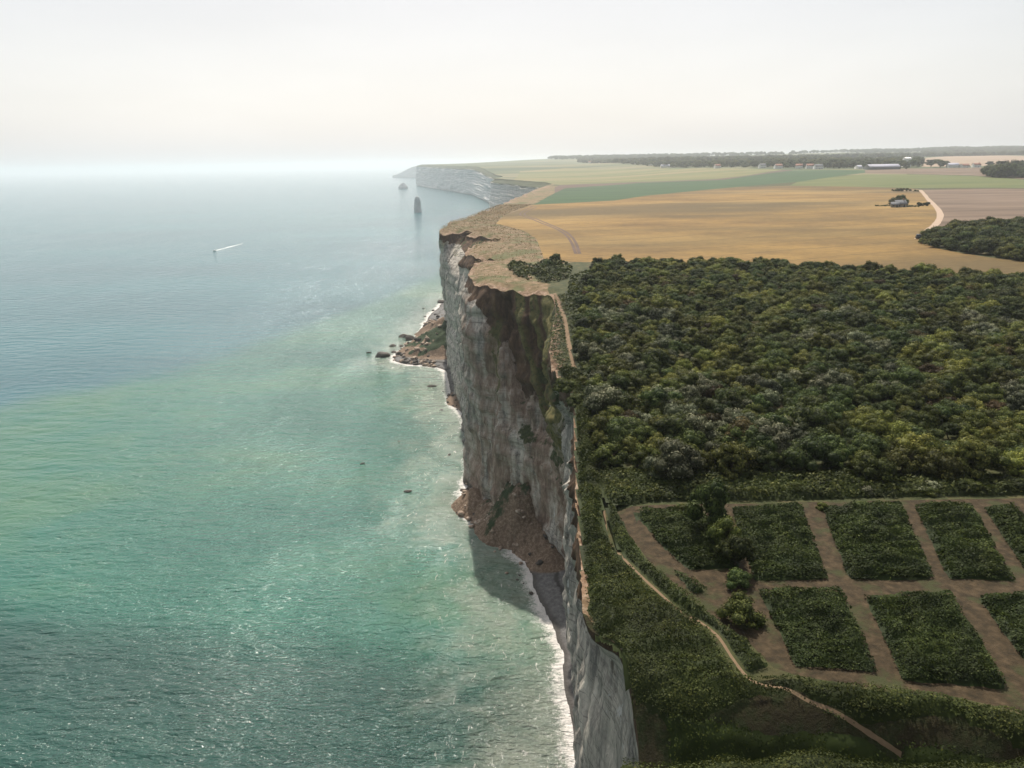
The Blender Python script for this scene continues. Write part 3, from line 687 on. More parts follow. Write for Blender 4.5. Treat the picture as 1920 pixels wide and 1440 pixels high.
    o = mesh_np('sea', np.column_stack([X.ravel(), Y.ravel(), Z.ravel()]), grid_faces(len(xs), len(ys)), m.m,
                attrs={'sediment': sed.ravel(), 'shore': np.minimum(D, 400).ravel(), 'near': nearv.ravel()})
    tag(o, kind='structure')
sea()

# ------------------------------------------------------------------ rocks
mat_rock = two_tone('dark_rock', 1.3, [(0.3, (0.035, 0.03, 0.025)), (0.5, (0.07, 0.06, 0.05)), (0.72, (0.16, 0.135, 0.115))], 0.2, 2.5)
mat_stack = two_tone('chalk_stack', 0.12, [(0.3, (0.28, 0.28, 0.27)), (0.5, (0.42, 0.42, 0.41)), (0.72, (0.6, 0.6, 0.58))], 0.8, 0.3, stretch=(1, 1, 0.3))
import bmesh
def ico(sub):
    bm = bmesh.new(); bmesh.ops.create_icosphere(bm, subdivisions=sub, radius=1.0)
    v = np.array([q.co[:] for q in bm.verts]); f = np.array([[q.index for q in p.verts] for p in bm.faces]); bm.free()
    return v, f
IC2, IC3, IC4 = ico(2), ico(3), ico(4)
def rock(x, y, sx, sy, sz, rot, seed, name='rock', z0=0.0, src=None, mat=None):
    v, f = src or IC3
    n = 1 + 0.30 * fbm(v[:, 0] * 1.3 + seed, v[:, 1] * 1.3, v[:, 2] * 1.3 + seed * 2, 4)
    v = v * n[:, None]; rg = np.random.default_rng(int(seed * 10) + 3)
    for _ in range(11):      # split faces: cut the lump by random planes
        d = rg.normal(size=3); d /= np.linalg.norm(d); c = rg.uniform(0.42, 0.85); h = v @ d
        v = v - np.outer(np.maximum(h - c, 0) * 0.93, d)
    v = v * np.array([sx, sy, sz])
    c, s = math.cos(rot), math.sin(rot)
    v = np.column_stack([v[:, 0] * c - v[:, 1] * s, v[:, 0] * s + v[:, 1] * c, v[:, 2]])
    o = mesh_np(name, v, f, mat or mat_rock); o.location = (x, y, z0)
    return o
ROCKS = [  # px x, y, width px, aspect, height factor, label
    (833, 567, 26, 0.5, 0.5, 'long flat dark rock farthest along the headland foot, in the sea'),
    (795, 578, 6, 0.7, 0.7, 'small lone rock in the sea left of the long flat rock'),
    (812, 583, 9, 0.7, 0.8, 'small dark rock just below the long flat rock'),
    (797, 594, 8, 0.7, 0.8, 'little dark rock beside the surf at the far end of the spit'),
    (757, 632, 20, 0.6, 0.7, 'dark broken rock at the upper left corner of the boulder spit'),
    (768, 637, 22, 0.8, 0.9, 'biggest of the dark boulders on the upper left of the spit'),
    (736, 649, 22, 0.3, 0.5, 'low narrow rock sticking out of the shallow water left of the spit'),
    (752, 649, 14, 0.5, 0.6, 'low dark rock behind the narrow one at the spit'),
    (692, 661, 11, 0.5, 0.6, 'small flat rock standing farthest out in the sea off the spit'),
    (716, 668, 32, 0.5, 0.75, 'large blocky dark rock in the sea off the tip of the spit'),
    (738, 661, 13, 0.5, 0.6, 'dark rock in shallow water between the large block and the spit'),
    (751, 657, 10, 0.4, 0.5, 'slim dark rock next to the spit, behind its tip'),
    (760, 677, 12, 0.7, 0.8, 'round black boulder on the near edge of the spit'),
    (775, 680, 14, 0.5, 0.6, 'dark boulder at the water edge below the spit'),
    (809, 725, 21, 0.25, 0.4, 'long thin dark rock alone in the bright shallows below the spit'),
    (831, 734, 6, 0.6, 0.6, 'tiny rock in the shallows close to the cliff shadow'),
    (827, 769, 9, 0.5, 0.6, 'small flat rock off the dark rock shelf'),
    (842, 853, 9, 0.8, 0.8, 'round dark rock on the edge of the cliff shadow on the water'),
    (680, 869, 10, 0.5, 0.5, 'small dark rock alone in the open green water'),
    (765, 922, 17, 0.4, 0.5, 'brownish rock alone in the sparkling water before the lower scree'),
    (749, 828, 6, 0.5, 0.5, 'tiny rock in the sparkling water above the brownish rock'),
    (858, 963, 8, 0.6, 0.7, 'small rock at the surf line left of the lower scree'),
    (875, 925, 16, 0.9, 0.9, 'big dark boulder at the left corner of the lower scree'),
    (868, 920, 12, 0.8, 0.8, 'second dark boulder touching the big one at the lower scree'),
    (889, 972, 8, 0.6, 0.7, 'small dark rock at the surf line below the lower scree'),
]
for i, (x, y, w, asp, hf, lab) in enumerate(ROCKS):
    X, Y = at(x, y, 0); D = math.hypot(X, Y, CAM_H); r = w * D / FPX / 2
    z = 0.0
    zz = float(shore_z(np.array([[X]]), np.array([[Y]]))[0][0, 0])
    o = rock(X, Y, r, r * max(asp * 1.6, 0.5), r * hf * 0.8, random.uniform(-.25, .25), i * 3.1, z0=max(0.0, zz))
    tag(o, lab, 'rock', 'dark rocks along the foot of the cliffs')
# boulders of the spit and of the rock shelf
k = 0
for (x0, x1, y0, y1, n, lab, grp) in ((738, 815, 636, 686, 120, 'brown boulder among many on the rocky spit', 'boulders on the spit'),
                                      (782, 830, 585, 640, 45, 'pale brown boulder on the far side of the green scree', 'boulders beyond the green scree'),
                                      (832, 890, 738, 785, 55, 'black weedy rock on the dark shelf under the cliff', 'weedy rocks of the dark shelf'),
                                      (862, 1000, 900, 992, 120, 'tan fallen block on the lower scree at the cliff foot', 'fallen blocks on the lower scree'),
                                      (960, 1050, 984, 1030, 16, 'small dark block at the cliff foot above the grey beach', 'blocks above the grey beach')):
    for _ in range(n):
        x = random.uniform(x0, x1); y = random.uniform(y0, y1)
        X, Y = at(x, y, 0.5)
        zz = float(shore_z(np.array([[X]]), np.array([[Y]]))[0][0, 0])
        if zz < -0.5: continue
        X, Y = at(x, y, max(0.2, zz)); r = random.uniform(0.5, 1.0) ** 2 * (2.5 if y < 700 else 1.5)
        zz = float(shore_z(np.array([[X]]), np.array([[Y]]))[0][0, 0])
        k += 1
        mm = {'fallen blocks on the lower scree': 'scree_block', 'boulders on the spit': 'scree_block', 'boulders beyond the green scree': 'scree_block'}.get(grp)
        if mm and mm not in bpy.data.materials:
            two_tone('scree_block', 1.0, [(0.3, (0.17, 0.12, 0.085)), (0.5, (0.34, 0.26, 0.195)), (0.72, (0.58, 0.49, 0.40))], 0.2, 2.5)
        o = rock(X, Y, r, r * random.uniform(.6, 1), r * random.uniform(.45, .8), random.uniform(0, 3), 100 + k * 1.7, z0=max(0.0, zz) + r * .15, src=IC2,
                 mat=bpy.data.materials[mm] if mm and (k % 3 or y > 700) else None)
        tag(o, lab, 'rock', grp)
# sea stacks
def stack(x, ybase, wpx, hpx, lab, seed, prof):
    X, Y = at(x, ybase, 0); D = math.hypot(X, Y); w = wpx * D / FPX; h = hpx * D / FPX
    nz_, na = 40, 36
    t = np.linspace(0, 1, nz_); a = np.linspace(0, 2 * math.pi, na, endpoint=False)
    T, A = np.meshgrid(t, a, indexing='ij')
    R_ = np.interp(T, [p[0] for p in prof], [p[1] for p in prof]) * w / 2
    R_ = R_ * (1 + 0.22 * fbm(np.cos(A) * 1.6 + seed, np.sin(A) * 1.6, T * 3, 4))
    V = np.column_stack([(R_ * np.cos(A)).ravel(), (R_ * np.sin(A) * 0.8).ravel(), (T * h - 1.5).ravel()])
    V = np.vstack([V, [0, 0, h - 1.3]])
    f = []
    for i in range(nz_ - 1):
        for j in range(na): f.append((i * na + j, i * na + (j + 1) % na, (i + 1) * na + (j + 1) % na, (i + 1) * na + j))
    tri = [((nz_ - 1) * na + j, (nz_ - 1) * na + (j + 1) % na, nz_ * na) for j in range(na)]
    o = mesh_np('sea_stack', V, [np.array(f), np.array(tri)], mat_stack); o.location = (X, Y, 0)
    tag(o, lab, 'sea stack')
stack(783.5, 398, 15, 29, 'tall narrow grey sea stack standing alone off the far cliffs', 3.0, [(0, 1.0), (.25, .9), (.6, .8), (.85, .62), (.96, .42), (1, .15)])
stack(756, 354, 18, 11, 'low broad sea stack farther out, left of the blue cliff', 8.0, [(0, 1.0), (.3, .95), (.6, .7), (.85, .45), (1, .2)])

# ------------------------------------------------------------------ boat and wake
def boxes(name, bs, mat, parent=None):
    V, F = [], []
    for (cx, cy, cz, sx, sy, sz, tx) in bs:   # tx: taper of the top
        b = len(V)
        for z, t in ((-.5, 1), (.5, tx)):
            for x, y in ((-.5, -.5), (.5, -.5), (.5, .5), (-.5, .5)): V.append((cx + x * sx * t, cy + y * sy * t, cz + z * sz))
        F += [(b, b + 3, b + 2, b + 1), (b + 4, b + 5, b + 6, b + 7)] + [(b + i, b + (i + 1) % 4, b + 4 + (i + 1) % 4, b + 4 + i) for i in range(4)]
    return mesh_np(name, V, np.array(F), mat, parent)
mat_white = flat('white_paint', (0.78, 0.79, 0.78), 0.4, 0.03)
mat_glass = flat('dark_glass', (0.03, 0.035, 0.04), 0.1, 0.1)
def boat():
    X, Y = at(402, 471, 0); X2, Y2 = at(470, 452, 0)
    ang = math.atan2(Y - Y2, X - X2)
    r = bpy.data.objects.new('motorboat', None); COL.objects.link(r); r.location = (X, Y, 0); r.rotation_euler.z = ang
    tag(r, 'small white motorboat speeding across the open sea ahead of its wake', 'boat')
    s = np.linspace(0, 1, 14); V = []
    for t in s:   # sections from stern to bow
        w = 1.35 * (1 - max(0, (t - .45) / .55) ** 2); x = -4 + 8 * t; sh_ = 0.9 + 0.5 * t * t
        V += [(x, -w, sh_), (x, -w * .75, 0.05 + .3 * t ** 3), (x, 0, -0.3 + .6 * t ** 3), (x, w * .75, 0.05 + .3 * t ** 3), (x, w, sh_)]
    F = [(i * 5 + j, i * 5 + j + 1, (i + 1) * 5 + j + 1, (i + 1) * 5 + j) for i in range(13) for j in range(4)]
    F += [(i * 5, (i + 1) * 5, (i + 1) * 5 + 4, i * 5 + 4) for i in range(13)]
    mesh_np('hull', V, [np.array(F), np.array([(0, 4, 3), (0, 3, 1), (1, 3, 2)])], mat_white, r)
    boxes('cabin', [(0.3, 0, 1.55, 2.8, 1.7, 1.1, .75)], mat_white, r)
    boxes('windscreen', [(1.55, 0, 1.65, .5, 1.4, .6, .85)], mat_glass, r)
    boxes('outboard_motor', [(-4.2, 0, .7, .5, .5, 1.2, .8)], mat_glass, r)
    # wake
    n = 60; V = []; T = []
    dx, dy = X2 - X, Y2 - Y; ln = math.hypot(dx, dy); dx /= ln; dy /= ln
    tot = ln * 1.35
    for i in range(n):
        t = i / (n - 1); w = 1.6 + 7.5 * t ** .8 + 1.2 * float(noise(t * 25, 1)); c = 1.5 * float(noise(t * 8, 5))
        px_, py_ = X + dx * (t * tot - 1), Y + dy * (t * tot - 1)
        for k_ in (-1, -.4, .4, 1): V.append((px_ - dy * (c + k_ * w * .5), py_ + dx * (c + k_ * w * .5), 0.03 + (0.35 if abs(k_) < .5 else 0) * (1 - t))); T.append(t)
    m = M('wake_foam')
    m.color((0.8, 0.8, 0.78))
    tr = m.n.new('ShaderNodeBsdfTransparent'); mx = m.n.new('ShaderNodeMixShader')
    f = m.rng(m.math('SUBTRACT', m.math('ADD', m.noise(0.25, 6, 0.7), 0.35), m.attr('fade')), 0.25, 0.55, 0, 0.95)
    m.l.new(f, mx.inputs[0]); m.l.new(tr.outputs[0], mx.inputs[1]); m.l.new(m.b.outputs[0], mx.inputs[2]); m.l.new(mx.outputs[0], m.out.inputs['Surface'])
    o = mesh_np('boat_wake', V, grid_faces(n, 4), m.m, attrs={'fade': np.array(T)})
    tag(o, 'white foam wake trailing behind the motorboat', 'wake', kind='stuff')
boat()

# ------------------------------------------------------------------ leaves
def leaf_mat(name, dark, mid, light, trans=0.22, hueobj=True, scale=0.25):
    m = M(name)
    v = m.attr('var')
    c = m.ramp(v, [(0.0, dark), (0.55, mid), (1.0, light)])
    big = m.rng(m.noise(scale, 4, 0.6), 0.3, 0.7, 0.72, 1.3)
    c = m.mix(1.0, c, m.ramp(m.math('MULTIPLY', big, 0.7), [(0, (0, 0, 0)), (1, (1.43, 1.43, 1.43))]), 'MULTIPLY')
    if hueobj:
        oi = m.n.new('ShaderNodeObjectInfo')
        hs = m.n.new('ShaderNodeHueSaturation'); m.l.new(c, hs.inputs['Color'])
        m.l.new(m.rng(oi.outputs['Random'], 0, 1, 0.482, 0.515), hs.inputs['Hue'])
        m.l.new(m.rng(m.math('FRACT', m.math('MULTIPLY', oi.outputs['Random'], 7.3)), 0, 1, 0.62, 1.4), hs.inputs['Value'])
        c = hs.outputs[0]
    m.color(c); m.b.inputs['Roughness'].default_value = 0.6; m.b.inputs['Specular IOR Level'].default_value = 0.12
    tr = m.n.new('ShaderNodeBsdfTranslucent'); m.l.new(c, tr.inputs['Color'])
    mx = m.n.new('ShaderNodeMixShader'); mx.inputs[0].default_value = trans
    m.l.new(m.b.outputs[0], mx.inputs[1]); m.l.new(tr.outputs[0], mx.inputs[2]); m.l.new(mx.outputs[0], m.out.inputs['Surface'])
    return m.m
LM = {
    'dark': leaf_mat('leaves_dark', (0.0225, 0.0332, 0.0112), (0.0481, 0.0664, 0.0189), (0.1057, 0.1292, 0.0337)),
    'olive': leaf_mat('leaves_olive', (0.0352, 0.0437, 0.0112), (0.0769, 0.0874, 0.0206), (0.1601, 0.1678, 0.0394)),
    'yellow': leaf_mat('leaves_yellowish', (0.0545, 0.0647, 0.0149), (0.1185, 0.1292, 0.0262), (0.2241, 0.2306, 0.0488)),
    'grey': leaf_mat('leaves_greyish', (0.0375, 0.0432, 0.0184), (0.0825, 0.0912, 0.0460), (0.2375, 0.2400, 0.1437), 0.12),
    'rust': leaf_mat('leaves_rusty', (0.030, 0.022, 0.009), (0.058, 0.044, 0.016), (0.105, 0.074, 0.028)),
}
mat_bark = flat('bark', (0.07, 0.055, 0.04), 0.9, 0.3, 4)
def quads(C, N, size, rng, flat_=0.0):
    """leaf-shaped diamonds at C facing N"""
    n = len(C)
    U = rng.normal(size=(n, 3)); U -= (U * N).sum(1)[:, None] * N; U /= np.linalg.norm(U, axis=1)[:, None] + 1e-9
    W = np.cross(N, U); s = size[:, None]
    a = 0.62
    V = np.stack([C - U * s, C + W * s * a - U * s * .1, C + U * s, C - W * s * a + U * s * .1], 1)
    V[:, 1] += N * s * 0.22; V[:, 3] += N * s * 0.22
    return V.reshape(-1, 3), np.arange(4 * n).reshape(-1, 4)
def crown_data(seed, n=1100, rx=2.0, h=3.2, leaf=0.26, clumps=16, tall=0.0):
    rng = np.random.default_rng(seed)
    # lobes spread over a dome
    th = rng.uniform(0, 2 * math.pi, clumps); ph = rng.uniform(0.0, 1.0, clumps) ** 0.7
    rad = rx * np.sqrt(1 - ph ** 2 * 0.75) * rng.uniform(0.25, 1.0, clumps)
    cz = h * (0.26 + 0.50 * ph + 0.14 * rng.uniform(-1, 1, clumps)) + tall * ph
    LC = np.column_stack([rad * np.cos(th), rad * np.sin(th), cz]); LR = rng.uniform(0.20, 0.58, clumps) * rx * 0.80
    k = rng.integers(0, clumps, n); d = rng.normal(size=(n, 3)); d[:, 2] = np.abs(d[:, 2]) * 1.1 - 0.35
    d /= np.linalg.norm(d, axis=1)[:, None]
    r = LR[k] * rng.uniform(0.72, 1.12, n)
    C = LC[k] + d * r[:, None] * np.array([1, 1, 0.85])
    N = d + rng.normal(size=(n, 3)) * 0.3; N /= np.linalg.norm(N, axis=1)[:, None]
    V, F = quads(C, N, leaf * rng.uniform(0.65, 1.35, n), rng)
    lobe = rng.uniform(-.22, .22, clumps)[k]
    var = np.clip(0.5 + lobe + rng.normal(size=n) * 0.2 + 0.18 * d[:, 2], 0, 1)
    var = np.repeat(var, 4)
    # twiggy core behind the leaves
    cv, cf = IC2; core = []; cfs = []; off = len(V)
    for q in range(clumps):
        vv = cv * LR[q] * 0.72 * (1 + 0.3 * fbm(cv[:, :1] * 2 + q, cv[:, 1:2] * 2, cv[:, 2:3] * 2, 2)) * np.array([1, 1, .8]) + LC[q]
        core.append(vv); cfs.append(cf + off); off += len(cv)
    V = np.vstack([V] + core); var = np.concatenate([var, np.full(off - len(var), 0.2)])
    return V, [F, np.vstack(cfs)], var
def trunk_data(seed, h, r=0.14, rx=2.0):
    rng = np.random.default_rng(seed); V, F = [], []
    def limb(p, q, r0, r1, n=6):
        b = len(V); d = np.array(q) - np.array(p); d /= np.linalg.norm(d)
        u = np.cross(d, (0.3, 1, 0.2)); u /= np.linalg.norm(u); w = np.cross(d, u)
        mid = (np.array(p) + np.array(q)) / 2 + rng.normal(size=3) * 0.06 * h
        for c, r_ in ((np.array(p), r0), (mid, (r0 + r1) / 2), (np.array(q), r1)):
            for k in range(n): V.append(c + r_ * (u * math.cos(k * 2 * math.pi / n) + w * math.sin(k * 2 * math.pi / n)))
        for s in (0, 1):
            for k in range(n): F.append((b + s * n + k, b + s * n + (k + 1) % n, b + (s + 1) * n + (k + 1) % n, b + (s + 1) * n + k))
    top = (rng.normal() * .15, rng.normal() * .15, h * 0.5)
    limb((0, 0, -0.3), top, r * 1.3, r * .8)
    for k in range(5):
        a = k * 1.26 + rng.uniform(-.3, .3)
        limb(top, (math.cos(a) * rx * .55, math.sin(a) * rx * .55, h * rng.uniform(.62, .85)), r * .6, r * .15)
    return np.array(V), np.array(F)
KINDS = ['dark', 'olive', 'yellow', 'grey', 'rust']
PROTO = {}
def proto(kind, v):
    key = (kind, v)
    if key not in PROTO:
        i = KINDS.index(kind) * 10 + v
        rx = 1.95 + 0.1 * (v % 3); h = 3.1 + 0.35 * ((v * 7) % 3)
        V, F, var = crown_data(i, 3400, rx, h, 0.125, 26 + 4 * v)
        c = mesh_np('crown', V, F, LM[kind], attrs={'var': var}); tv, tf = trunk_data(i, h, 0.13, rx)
        t = mesh_np('trunk', tv, tf, mat_bark)
        for o in (c, t): COL.objects.unlink(o)
        PROTO[key] = (c, t, rx, h)
    return PROTO[key]
def plant(name, x, y, s, rz, kind, v, label, cat, group=None, sz=None, z=None):
    c, t, rx, h = proto(kind, v)
    r = bpy.data.objects.new(name, None); COL.objects.link(r); r.empty_display_size = 0.3
    r.location = (x, y, (float(zp(x, y)) if z is None else z) - (0.95 * s if name == 'bush' else 0.0)); r.rotation_euler.z = rz; r.scale = (s, s, sz or s)
    for src in (c, t):
        o = src.copy(); COL.objects.link(o); o.parent = r
    tag(r, label, cat, group); return r

# ---- the wood
wood_px = [(1088, 668), (1086, 612), (1098, 560), (1112, 508), (1130, 500), (1280, 502), (1500, 508), (1700, 522), (1920, 532), (2250, 560), (2400, 900), (1920, 912), (1700, 902), (1560, 904), (1400, 893), (1290, 902),
           (1200, 900), (1130, 885), (1118, 810), (1112, 750), (1100, 700)]
WOOD = np.array([at(x, y, 80) for x, y in wood_px])
def scatter(poly, step, jit=0.42, seed=1):
    rng = np.random.default_rng(seed); P = np.array(poly)
    xs = np.arange(P[:, 0].min(), P[:, 0].max(), step); ys = np.arange(P[:, 1].min(), P[:, 1].max(), step * 0.87)
    X, Y = np.meshgrid(xs, ys); X = X + (np.arange(len(ys)) % 2)[:, None] * step / 2
    X = X.ravel() + rng.uniform(-jit, jit, X.size) * step; Y = Y.ravel() + rng.uniform(-jit, jit, Y.size) * step
    k = pip(X, Y, P); return X[k], Y[k]
wx, wy = scatter(WOOD, 2.95, 0.5)
sz_ = np.clip(0.94 + 0.45 * fbm(wx / 11, wy / 11, 3, 3) + 0.40 * noise(wx * 3.3, wy * 3.7, 1), 0.55, 1.9)
order = np.argsort(np.hypot(wx, wy) - 20 * sz_)
wx, wy, sz_ = wx[order], wy[order], sz_[order]
edge = dist_poly(wx, wy, np.vstack([WOOD, WOOD[:1]]))
ncol = noise(wx / 4.5, wy / 4.5, 8); n2c = noise(wx / 2.0, wy / 2.0, 28)
wk = []
for x, y, a, b in zip(wx, wy, ncol, n2c):
    if b > 0.15 and y < 165 and float(noise(x / 16.0, y / 11.0, 77)) > 0.2: wk.append('grey')
    elif b > 0.86: wk.append('grey')
    elif b < -0.8: wk.append('rust')
    elif a > 0.3: wk.append('yellow' if y > 150 or b > 0.1 else 'olive')
    elif a > -0.1: wk.append('olive')
    else: wk.append('dark')
DESC = {'dark': 'dark green scrubby tree', 'olive': 'olive green scrubby tree', 'yellow': 'yellow green scrubby tree', 'grey': 'silvery grey leaved tree', 'rust': 'rusty brown leaved tree'}
infr = []
for i, (x, y) in enumerate(zip(wx, wy)):
    f = y * math.cos(PITCH) + 37 * math.sin(PITCH)
    infr.append(x / f < 0.735)
infr = np.array(infr)
IND = [i for i in range(len(wx)) if infr[i]][:290]
inds = set(IND)
for i in IND:
    k_ = wk[i]
    u = wx[i] / (wy[i] * math.cos(PITCH) + 37 * math.sin(PITCH))
    where = ('at the seaward corner of the wood' if u < 0.22 else 'in the front rows of the wood above the plots' if u < 0.5 else 'in the front rows at the inland end of the wood')
    zone = where
    plant('tree', wx[i], wy[i], sz_[i], random.uniform(0, 6.28), k_, int(abs(n2c[i]) * 97) % 3, f'{DESC[k_]} {zone}', 'tree', f'{k_} trees {where}')
def instances(name, pts, scl, kinds, protos, label, cat, kind='stuff', mats=None):
    """one object whose points carry copies of the crown meshes (geometry nodes)"""
    ks = sorted(set(kinds)); me = bpy.data.meshes.new(name)
    me.vertices.add(len(pts)); me.vertices.foreach_set('co', np.asarray(pts, np.float32).ravel())
    for nm, arr in (('s', scl), ('rz', np.random.default_rng(5).uniform(0, 6.28, len(pts)))):
        a = me.attributes.new(nm, 'FLOAT', 'POINT'); a.data.foreach_set('value', np.asarray(arr, np.float32))
    a = me.attributes.new('k', 'INT', 'POINT'); a.data.foreach_set('value', np.array([protos.index(q) for q in kinds], np.int32))
    o = bpy.data.objects.new(name, me); COL.objects.link(o)
    ng = bpy.data.node_groups.new(name + '_nodes', 'GeometryNodeTree')
    ng.interface.new_socket('Geometry', in_out='INPUT', socket_type='NodeSocketGeometry'); ng.interface.new_socket('Geometry', in_out='OUTPUT', socket_type='NodeSocketGeometry')
    N, K = ng.nodes, ng.links
    gi, go = N.new('NodeGroupInput'), N.new('NodeGroupOutput'); join = N.new('GeometryNodeJoinGeometry')
    def attr(nm, ty):
        q = N.new('GeometryNodeInputNamedAttribute'); q.data_type = ty; q.inputs['Name'].default_value = nm; return q.outputs[0]
    for j, p in enumerate(protos):
        iop = N.new('GeometryNodeInstanceOnPoints'); oi = N.new('GeometryNodeObjectInfo'); oi.inputs['Object'].default_value = PROTO[p][0]
        oi.inputs['As Instance'].default_value = True
        cmp_ = N.new('FunctionNodeCompare'); cmp_.data_type = 'INT'; cmp_.operation = 'EQUAL'
        K.new(attr('k', 'INT'), cmp_.inputs[2]); cmp_.inputs[3].default_value = j
        cx = N.new('ShaderNodeCombineXYZ'); K.new(attr('rz', 'FLOAT'), cx.inputs[2])
        K.new(gi.outputs[0], iop.inputs['Points']); K.new(cmp_.outputs[0], iop.inputs['Selection']); K.new(oi.outputs['Geometry'], iop.inputs['Instance'])
        K.new(cx.outputs[0], iop.inputs['Rotation']); K.new(attr('s', 'FLOAT'), iop.inputs['Scale'])
        K.new(iop.outputs[0], join.inputs[0])
    K.new(join.outputs[0], go.inputs[0])
    md = o.modifiers.new('scatter', 'NODES'); md.node_group = ng
    tag(o, label, cat, kind=kind); return o
for k_ in KINDS:
    for v in range(3): proto(k_, v)
rest = [i for i in range(len(wx)) if i not in inds and wx[i] < 290]
ALLP = [(k_, v) for k_ in KINDS for v in range(3)]
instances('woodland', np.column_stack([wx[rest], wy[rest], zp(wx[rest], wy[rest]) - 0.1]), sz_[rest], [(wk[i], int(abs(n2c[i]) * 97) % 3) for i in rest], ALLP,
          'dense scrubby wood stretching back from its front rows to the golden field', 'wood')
# ---- wood on the right, copse, far tree belts
def belt(name, px_poly, step, scale, label, kinds=('dark', 'olive'), seed=3, zoff=-0.2, poly=None, jit=0.5):
    P = poly if poly is not None else H(px_poly); x, y = scatter(P, step, jit, seed)
    rng = np.random.default_rng(seed); kk = [(kinds[rng.integers(len(kinds))], int(rng.integers(3))) for _ in x]
    s = scale * rng.uniform(.7, 1.35, len(x)) * (1 + .25 * noise(x / step / 4, y / step / 4, 2))
    instances(name, np.column_stack([x, y, zp(x, y) + zoff * scale]), s, kk, ALLP, label, 'wood'); return len(x)
cnt = []
cnt.append(belt('woodland', [(1722, 458), (1738, 449), (1800, 436), (1920, 427), (2250, 420), (2250, 530), (1920, 492), (1850, 482), (1760, 467)], 4.2, 1.5, 'dark wood at the right edge beyond the golden field', ('dark', 'dark', 'olive')))
cnt.append(belt('woodland', [(1845, 333), (1920, 334), (2200, 338), (2200, 322), (1920, 323), (1860, 323)], 11, 4.2, 'isolated dark copse on the far brown field near the right edge', ('dark',)))
b1 = [(1085, 311.5), (1170, 313), (1260, 314.5), (1400, 314.5), (1500, 315), (1622, 317), (1700, 315.5), (1728, 312), (1728, 306), (1600, 307), (1400, 306), (1250, 306), (1170, 307.5), (1085, 308)]
cnt.append(belt('woodland', b1, 21, 3.6, 'dark tree belt around the village beyond the fields', ('dark', 'dark', 'olive')))
cnt.append(belt('woodland', [(1728, 296), (1728, 301), (1800, 299.5), (1920, 299), (2100, 299), (2100, 294), (1920, 294.5)], 30, 5, 'hazy tree belt behind the pale fields at far right', ('dark',)))
hp = []
def hillwood(x0, x1, y0, y1, step, scale, seed, label, name='woodland', thr=-0.1):
    P = [(x0, y0), (x1, y0), (x1 * 1.15, y1), (x0, y1)]
    x, y = scatter(P, step, 0.5, seed); q = noise(x / 420, y / 160, seed) > thr; x, y = x[q], y[q]
    rng = np.random.default_rng(seed); kk = [('dark', int(rng.integers(3))) for _ in x]
    instances(name, np.column_stack([x, y, zp(x, y) - 1]), scale * rng.uniform(.7, 1.3, len(x)), kk, ALLP, label, 'wood'); return len(x)
cnt.append(hillwood(500, 2600, 2900, 4200, 34, 4.6, 5, 'patchy blue woods on the low hills behind the village'))
cnt.append(hillwood(300, 4600, 4700, 5800, 46, 5.5, 6, 'faint blue woods along the skyline'))
print('TREES', len(wx), len(IND), cnt)
# ---- scattered bushes at the wood's seaward edge and the cliff-top scrub
def bush(x, y, wpx, kind, v, label, cat='bush', group=None, z=80.0, hs=0.8, name='bush'):
    X, Y = hit(x, y); D = math.hypot(X, Y, CAM_H - 80); s = wpx * D / FPX / (2 * PROTO[(kind, v)][2])
    return plant(name, X, Y, s, random.uniform(0, 6), kind, v, label, cat, group, sz=s * hs)
bush(1328, 1000, 78, 'dark', 0, 'tall dark tree between the two leftmost upper plots', 'tree', hs=1.55, name='tree')
bush(1352, 1032, 60, 'olive', 1, 'lighter olive tree just in front of the tall dark tree among the plots', 'tree', hs=1.35, name='tree')
bush(1378, 1062, 62, 'dark', 1, 'dark tree at the corner of the plots behind the round bush', 'tree', hs=1.3, name='tree')
bush(1385, 1098, 46, 'dark', 2, 'small dark bush between the plots, above the big round bush', hs=1.0)
bush(1385, 1165, 74, 'olive', 2, 'big round green bush beside the lower left plot', hs=0.95)
bush(1276, 962, 34, 'olive', 1, 'small round bush on the top edge of the leftmost plot', hs=0.9)
bush(1541, 954, 20, 'olive', 0, 'small bush on the track corner between the upper plots', hs=1.1)
bush(1617, 960, 34, 'dark', 2, 'dark bush on the top edge of the second upper plot', hs=0.9)
bush(1468, 1120, 36, 'dark', 2, 'dark bush on the near left corner of the lower left plot')
bush(1042, 492, 24, 'dark', 0, 'dark round bush by the golden field corner above the cliff scrub', hs=1.1)
bush(1024, 500, 22, 'dark', 1, 'second dark bush beside the field corner bush', hs=1.0)
bush(1154, 503, 20, 'dark', 0, 'small dark bush on the field edge left of the wood', hs=1.0)
bush(1122, 503, 17, 'dark', 2, 'smaller dark bush on the field edge next to the cliff scrub', hs=1.0)
bush(1064, 728, 52, 'olive', 0, 'rounded green bush hanging over the cliff edge below the footpath', hs=0.85)
bush(1092, 722, 40, 'olive', 1, 'green bush beside the lower end of the upper footpath', hs=0.85)
bush(1078, 756, 40, 'dark', 1, 'dark green bush on the cliff edge below the rounded bush', hs=0.85)
for (x, y, w) in [(965, 505, 13), (978, 511, 14), (993, 506, 16), (1003, 513, 14), (985, 519, 14), (1012, 519, 15), (1022, 512, 16), (1035, 518, 14), (1043, 506, 15), (1030, 525, 12), (960, 499, 9), (1008, 502, 14)]:
    bush(x, y, w, random.choice(['dark', 'olive', 'dark']), random.randrange(3), 'low green bush in the cliff top scrub patch', 'bush', 'bushes of the cliff top scrub', hs=0.7)

